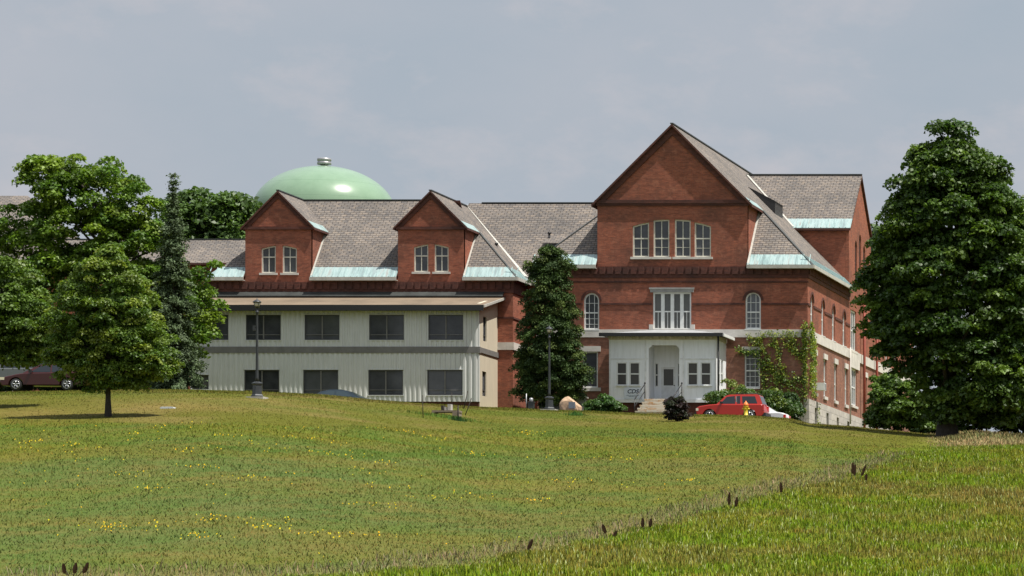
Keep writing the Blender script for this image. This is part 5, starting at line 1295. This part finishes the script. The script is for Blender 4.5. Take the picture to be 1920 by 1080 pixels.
# white hatchback behind it, rear to the right
sed_b = [(.08, .3), (0, .45), (.02, .66), (.3, .8), (.95, .93), (1.25, .97), (3.6, .99), (4.0, 1.0), (4.3, .95), (4.4, .85), (4.42, .5), (4.3, .3)]
sed_g = [(1.15, .95), (1.85, 1.38), (2.2, 1.44), (3.0, 1.43), (3.3, 1.38), (3.95, .99)]
sed_w = [[(1.55, 1.0), (1.98, 1.32), (2.45, 1.36), (2.5, 1.0)], [(2.58, 1.0), (2.54, 1.36), (3.02, 1.35), (3.3, 1.22), (3.48, 1.0)]]
Yw = 241.6; xw = PX(1470, Yw) - 4.42; zw = gz(PX(1440, Yw), Yw) + .04
car('parked_car', 'white car whose tail shows behind the red suv', 'car', (xw, Yw + 1.2, zw - .12), 0, 4.42, 1.72, sed_b, sed_g, sed_w, [.85, 3.45], .31, paint('white_car_paint', (.75, .76, .77)), tail=(4.32, .66, .86, 0, .12), head=(0, .56, .7, 0, .2), bumper=[('rear_bumper', (4.36, 4.46, .3, .42))], group='cars parked along the drive')
# dark blue sedan almost hidden by the crest (front to the right)
Yb = 240.5; x0b = PX(712, Yb); zbz = PZ(731.5, Yb) - 1.44
car('parked_car', 'dark blue sedan hidden to its roof by the grassy crest before the annex', 'car', (x0b + .1, Yb, zbz), math.pi, 4.42, 1.74, sed_b, [(1.05, .95), (1.85, 1.36), (2.25, 1.44), (2.9, 1.43), (3.4, 1.33), (4.0, .99)], [[(1.5, 1.0), (2.0, 1.31), (2.5, 1.35), (2.52, 1.0)], [(2.6, 1.0), (2.6, 1.35), (3.0, 1.34), (3.35, 1.2), (3.5, 1.0)]], [.85, 3.45], .31, paint('navy_car_paint', (.02, .035, .05)), glassm=M['bluglass'], head=(0, .56, .7, 0, .2), tail=(4.32, .66, .84, 0, .1), group='cars parked along the drive')
# dark red sedan on the left (front to the left), paint darkened to stand in for tree shade
Yr_ = 214.0; xr_ = PX(11, Yr_); zr2 = gz(PX(90, Yr_), Yr_)
rb = [(.08, .3), (0, .45), (.03, .62), (.3, .76), (.95, .9), (1.3, .95), (3.7, 1.0), (4.2, 1.02), (4.55, .95), (4.66, .8), (4.66, .45), (4.5, .3)]
rg = [(1.2, .94), (2.0, 1.38), (2.4, 1.46), (3.1, 1.45), (3.5, 1.38), (4.25, 1.0)]
rw = [[(1.65, 1.0), (2.12, 1.33), (2.65, 1.38), (2.68, 1.0)], [(2.76, 1.0), (2.74, 1.38), (3.2, 1.37), (3.55, 1.24), (3.72, 1.02)]]
car('parked_car', 'dark red sedan with silver wheels under the left trees', 'car', (xr_, Yr_, zr2 + .02), 0, 4.66, 1.78, rb, rg, rw, [.86, 3.58], .33, paint('shade_darkened_maroon', (.05, .008, .007)), head=(.0, .58, .72, 0, .25), tail=(4.5, .78, .95, 0, .16), mirror=(1.6, .96), group='cars parked along the drive')
Yg = 222.0
car('parked_car', 'grey car mostly hidden behind the dark red sedan on the left', 'car', (PX(-40, Yg), Yg, gz(PX(0, Yg), Yg) + .35), 0, 4.42, 1.76, sed_b, [(1.0, .95), (1.7, 1.5), (2.1, 1.62), (3.9, 1.62), (4.1, 1.55), (4.3, .99)], [[(1.5, 1.0), (1.85, 1.5), (2.5, 1.54), (2.55, 1.0)], [(2.65, 1.0), (2.62, 1.54), (3.8, 1.52), (4.0, 1.02)]], [.85, 3.45], .33, paint('silver_car_paint', (.12, .13, .135)), head=(0, .56, .7, 0, .2), tail=(4.32, .7, .9, 0, .1), group='cars parked along the drive')

# ================================================================== SMALL THINGS
def lamp(px, row, top, label, Y=None, ped=True):
    if Y is None: x, Y, z = at_row(px, row)
    else: x = PX(px, Y); z = gz(x, Y)
    H = PZ(top, Y) - z; t = thing('street_lamp', label, 'lamp post', (x, Y, z), group='black lantern lamp posts on the lawn')
    mb = MB(); mb.box(-.42, .42, -.42, .42, -.1, .05, 1)
    mb.lathe([(.30, .05), (.30, .12), (.24, .18), (.21, .62), (.27, .68), (.27, .74), (.12, .80)], (0, 0, 0), 4, smooth=False)
    mb.build('base', [M['lampmetal'], M['conc']], t)
    mb = MB(); mb.lathe([(.10, .78), (.075, 1.0), (.07, 1.6), (.05, H - .95), (.05, H - .7), (.085, H - .66), (.085, H - .6), (.045, H - .56), (.045, H - .44)], (0, 0, 0), 12)
    mb.build('pole', M['lampmetal'], t)
    mb = MB(); mb.lathe([(.05, H - .44), (.10, H - .41), (.12, H - .38), (.13, H - .37)], (0, 0, 0), 12); mb.lathe([(.17, H - .17), (.22, H - .16), (.20, H - .12), (.10, H - .04), (.03, H - .02), (.02, H + .04), (.005, H + .06)], (0, 0, 0), 12)
    for k in range(4): a = k * math.pi / 2 + .78; mb.tube((.12 * math.cos(a), .12 * math.sin(a), H - .38), (.18 * math.cos(a), .18 * math.sin(a), H - .16), .012, .012, 5)
    ln = mb.build('lantern', M['lampmetal'], t)
    mb = MB(); mb.lathe([(.10, H - .37), (.155, H - .175)], (0, 0, 0), 12); mb.build('globe', M['lampglass'], ln)
    return t
l1 = lamp(482, 747, 561, 'black lantern lamp post on a square plinth before the annex')
mb = MB(); mb.box(-.2, -.08, -.06, .06, 3.3, 3.55); mb.tube((-.08, 0, 3.45), (0, 0, 3.45), .02, .02, 6); mb.build('bracket_box', M['lampmetal'], l1)
lamp(1030, 770, 612, 'black lantern lamp post in front of the dark conical evergreen', Y=230)
# hydrant
x, y, z = PX(1398.5, 231.0), 231.0, gz(PX(1398.5, 231.0), 231.0)
h = thing('fire_hydrant', 'yellow fire hydrant with orange bonnet in front of the red suv', 'fire hydrant', (x, y, z - .05))
mb = MB(); mb.lathe([(.17, 0), (.17, .06), (.12, .07), (.115, .55), (.15, .57), (.15, .62)], (0, 0, 0), 14); mb.build('barrel', M['hyd'], h)
mb = MB(); mb.lathe([(.155, .622), (.155, .68), (.13, .76), (.08, .83), (.035, .85), (.035, .92)], (0, 0, 0), 14); mb.build('bonnet', M['hydtop'], h)
for d in ((1, 0), (-1, 0), (0, -1)):
    mb = MB(); mb.tube((d[0] * .1, d[1] * .1, .46), (d[0] * .2, d[1] * .2, .46), .055, .055, 10); mb.tube((d[0] * .2, d[1] * .2, .46), (d[0] * .225, d[1] * .225, .46), .04, .04, 6); mb.build('nozzle', M['hyd'], h)
# boulder with plaque
def boulder():
    Y = 243.0; x0, x1 = PX(1050, Y), PX(1090, Y); zt = PZ(743, Y); zb = gz((x0 + x1) / 2, Y) - .3
    t = thing('boulder', 'tan boulder with a small grey plaque beside the low stone wall', 'boulder', ((x0 + x1) / 2, Y, zb))
    bm = bmesh.new(); bmesh.ops.create_icosphere(bm, subdivisions=4, radius=1)
    w = (x1 - x0) / 2; hgt = zt - zb
    for v in bm.verts:
        c = v.co.copy(); n = float(fbm(c.x * 2 + 5, c.y * 2 + c.z * 1.7, .8, 8, 3)) - .5
        c = c * (1 + .22 * n); 
        c.x = max(-.92, min(.95, c.x * 1.1)); c.y = max(-.8, c.y)
        zz = (c.z * .5 + .5) * hgt; slope = 1 - .42 * max(0, (c.x + .25))
        v.co = Vector((c.x * w, c.y * .7, min(zz, hgt * slope + .04 * n)))
    me = bpy.data.meshes.new('rock'); bm.to_mesh(me); bm.free(); me.materials.append(M['rockm']); 
    for p in me.polygons: p.use_smooth = False
    auto_uv(me); link('rock', me, t)
    mb = MB(); px0, px1 = PX(1071, Y) - t.location.x, PX(1083, Y) - t.location.x
    mb.box(px0, px1, -.66, -.58, PZ(767, Y) - zb, PZ(755, Y) - zb); mb.build('plaque', M['plaque'], t)
boulder()
Y = 250.0; mb = MB(); xa, xb = PX(1012, Y), PX(1100, Y)
zw_ = gz((xa + xb) / 2, Y)
cx_ = (xa + xb) / 2
wl = thing('stone_wall', 'low grey stone wall behind the boulder', 'wall', (cx_, Y, zw_ - .3))
random.seed(3)
ht = PZ(747, Y) - zw_
for k in range(3):
    u = xa
    while u < xb - .1:
        l = min(random.uniform(.5, .9), xb - u); mb.box(u - cx_ + .01, u + l - .01 - cx_, -.2 + random.uniform(-.03, .03), .2, k * (ht + .3) / 3 + .01, (k + 1) * (ht + .3) / 3); u += l
mb.build('stones', M['greystone'], wl); mb = MB(); mb.box(xa - cx_ - .05, xb - cx_ + .05, -.26, .26, ht + .302, ht + .4); mb.build('coping', M['conc'], wl)
# utility pedestal left of the evergreen foot
Y = 246.0; x = PX(996, Y); z = gz(x, Y)
u_ = thing('utility_box', 'small dark utility pedestal with pale meter at the foot of the evergreen', 'utility box', (x, Y, z))
mb = MB(); mb.box(-.18, .18, -.12, .12, -.1, .55); mb.box(-.22, .22, -.15, .15, .552, .6); mb.build('cabinet', M['darkmetal'], u_)
mb = MB(); mb.lathe([(.1, .602), (.12, .66), (.12, .8), (.06, .84)], (0, 0, 0), 12); mb.tube((-.3, 0, 0), (-.3, 0, 1.1), .03, .03, 8); mb.build('meter', M['steel'], u_)
# timber platform with blocks, and stakes
x, y, z = at_row(838, 778); y = min(y, 222)
x = PX(838, y); z = gz(x, y)
pf = thing('timber_platform', 'low weathered plank with concrete blocks on the grass before the annex', 'platform', (x, y, z)); sc = y / F
mb = MB(); mb.box(-25 * sc, 25 * sc, -.35, .35, .12, .22); mb.box(-25.5 * sc, -20 * sc, -.4, .4, -.1, .118); mb.box(14 * sc, 24 * sc, -.4, .4, -.1, .118); mb.build('plank', M['wood'], pf)
for i, (a, b, hh) in enumerate(((-9, -5, .25), (-3, 1, .17), (3, 9, .32))): mb = MB(); mb.box(a * sc, b * sc, -.2, .2, .222, .222 + hh); mb.build('block', M['conc'] if i != 0 else M['darkwood'], pf)
def stake(px, r0, r1, px1, label, w=.025, tuft=False):
    x, y, z = at_row(px, r1); y = min(y, 225); x = PX(px, y); z = gz(x, y); H = (r1 - r0) * y / F
    t = thing('stake', label, 'stake', (x, y, z), group='thin dark stakes around the timber platform'); mb = MB(); top = Vector(((px1 - px) * y / F, 0, H)); mb.tube((0, 0, -.2), top, w, w * .8, 7); mb.tube(top, top + Vector((0, 0, .015)), w * .9, w * .3, 7); mb.build('rod', M['darkwood'], t)
for a in ((793.5, 742, 784, 792.5, 'thin leaning stake, leftmost of those around the timber platform', .022), (847.5, 735, 764, 847, 'thin upright stake behind the concrete blocks of the platform', .02), (868, 733, 766, 877, 'tall slanting stake behind the right end of the platform', .025), (870, 747, 778, 884, 'slanting stake right of the platform, nearest the cream annex end', .025), (859, 760, 788, 859, 'thick short upright stake in front of the right end of the platform', .045)):
    stake(*a[:5], w=a[5])
# grass tufts round the platform
def tuft(px, row, r, n, h, col, name, label):
    x0, y0, z0 = at_row(px, row); a = rng.normal(0, 1, (n, 2)); x = x0 + a[:, 0] * r; y = y0 + a[:, 1] * r * .6
    blades(name, label, x, y, rng.uniform(.3, 1, n) * h, rng.uniform(.015, .035, n), jitter(np.array([col]) * np.ones((n, 1)), n), lean=.5, kind='stuff')
tuft(835, 783, .9, 900, .22, (.10, .17, .03), 'grass_tuft', 'lush green grass tufts around the timber platform')
tuft(859, 789, .18, 250, .3, (.04, .10, .03), 'grass_tuft', 'dark green weeds at the foot of the thick stake')
tuft(1079, 779, .22, 300, .3, (.05, .12, .025), 'grass_tuft', 'dark green weeds in front of the boulder plaque')
# pale cover slab in the lawn
x, y, z = at_row(315, 765); mb = MB(); mb.box(-.3, .3, -.2, .2, -.05, .03); mb.box(-.25, .25, -.16, .16, .032, .042)
c_ = mb.build('cover_slab', M['signw'], None, (x, y, z + .02)); tag(c_, 'small pale rectangular cover slab flat in the left lawn', 'cover')
# window air conditioner
ya = 258.6; mb = MB(); ac = thing('air_conditioner', 'boxy grey window air conditioner sticking out beside the ivy corner', 'air conditioner', (XE + .12, ya, PZ(732, ya)))
mb.box(.0, .55, -.35, .35, 0, .48); mb.build('casing', M['white'], ac); mb = MB()
for k in range(6): mb.box(.551, .565, -.3, .3, .05 + k * .07, .08 + k * .07)
mb.build('grille', M['steel'], ac)

# ================================================================== CAMERA, LIGHT, SKY
cam = bpy.data.cameras.new('camera'); co = bpy.data.objects.new('camera', cam); COL.objects.link(co)
co.location = (0, 0, 0); co.rotation_euler = (math.radians(90), 0, 0)
cam.sensor_width = 36; cam.lens = F / 1920 * 36; cam.shift_x = -(CX - 960) / 1920; cam.shift_y = (CY - 540) / 1920; cam.clip_start = 1; cam.clip_end = 9000
bpy.context.scene.camera = co
sv = Vector((.45, -.125, 1.0)).normalized()
sun = bpy.data.lights.new('sun', 'SUN'); sun.energy = 5.0; sun.angle = math.radians(.5); sun.color = (1, .95, .86)
so_ = bpy.data.objects.new('sun', sun); COL.objects.link(so_); so_.rotation_euler = sv.to_track_quat('Z', 'Y').to_euler(); so_.location = (0, 100, 80)
w = bpy.data.worlds.new('World'); bpy.context.scene.world = w; w.use_nodes = True; t = w.node_tree; N = t.nodes.new; L = t.links.new
bg = t.nodes['Background']; sky = N('ShaderNodeTexSky'); sky.sky_type = 'NISHITA'; sky.sun_disc = False
sky.sun_elevation = math.asin(sv.z); sky.sun_rotation = math.atan2(sv.x, sv.y); sky.air_density = 1.0; sky.dust_density = 3.5; sky.ozone_density = 1.5
# thin milky cloud veil over the sky
tc = N('ShaderNodeTexCoord'); mp = N('ShaderNodeMapping'); mp.inputs['Scale'].default_value = (1, 1, 1.9); L(tc.outputs['Generated'], mp.inputs['Vector'])
n1 = noise(N, L, mp.outputs[0], 9, 6, .55); r1 = ramp(N, [(.34, (2.95, 3.38, 3.88)), (.66, (3.5, 3.68, 4.08))]); L(n1, r1.inputs[0])
n2 = noise(N, L, mp.outputs[0], 22, 7, .6); r2 = ramp(N, [(.52, (0, 0, 0)), (.70, (.6, .6, .6))]); L(n2, r2.inputs[0])
c1 = mixc(N, L, r1.outputs[0], (4.3, 4.1, 4.3), r2.outputs[0])
c2 = mixc(N, L, sky.outputs[0], c1, .93)
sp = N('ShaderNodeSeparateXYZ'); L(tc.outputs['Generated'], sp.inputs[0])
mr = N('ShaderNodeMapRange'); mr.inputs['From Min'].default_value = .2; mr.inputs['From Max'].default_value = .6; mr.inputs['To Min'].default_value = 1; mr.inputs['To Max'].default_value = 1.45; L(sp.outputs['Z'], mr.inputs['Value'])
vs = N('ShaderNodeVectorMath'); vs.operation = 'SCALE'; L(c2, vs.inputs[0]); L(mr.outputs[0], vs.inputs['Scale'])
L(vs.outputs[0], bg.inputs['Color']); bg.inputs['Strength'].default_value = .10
sc = bpy.context.scene
sc.view_settings.view_transform = 'Standard'; sc.view_settings.look = 'None'; sc.view_settings.exposure = .45; sc.view_settings.gamma = 1
sc.cycles.max_bounces = 6; sc.cycles.use_denoising = False if False else sc.cycles.use_denoising
for o in list(COL.objects):
    if 'shifted' in o: del o['shifted']
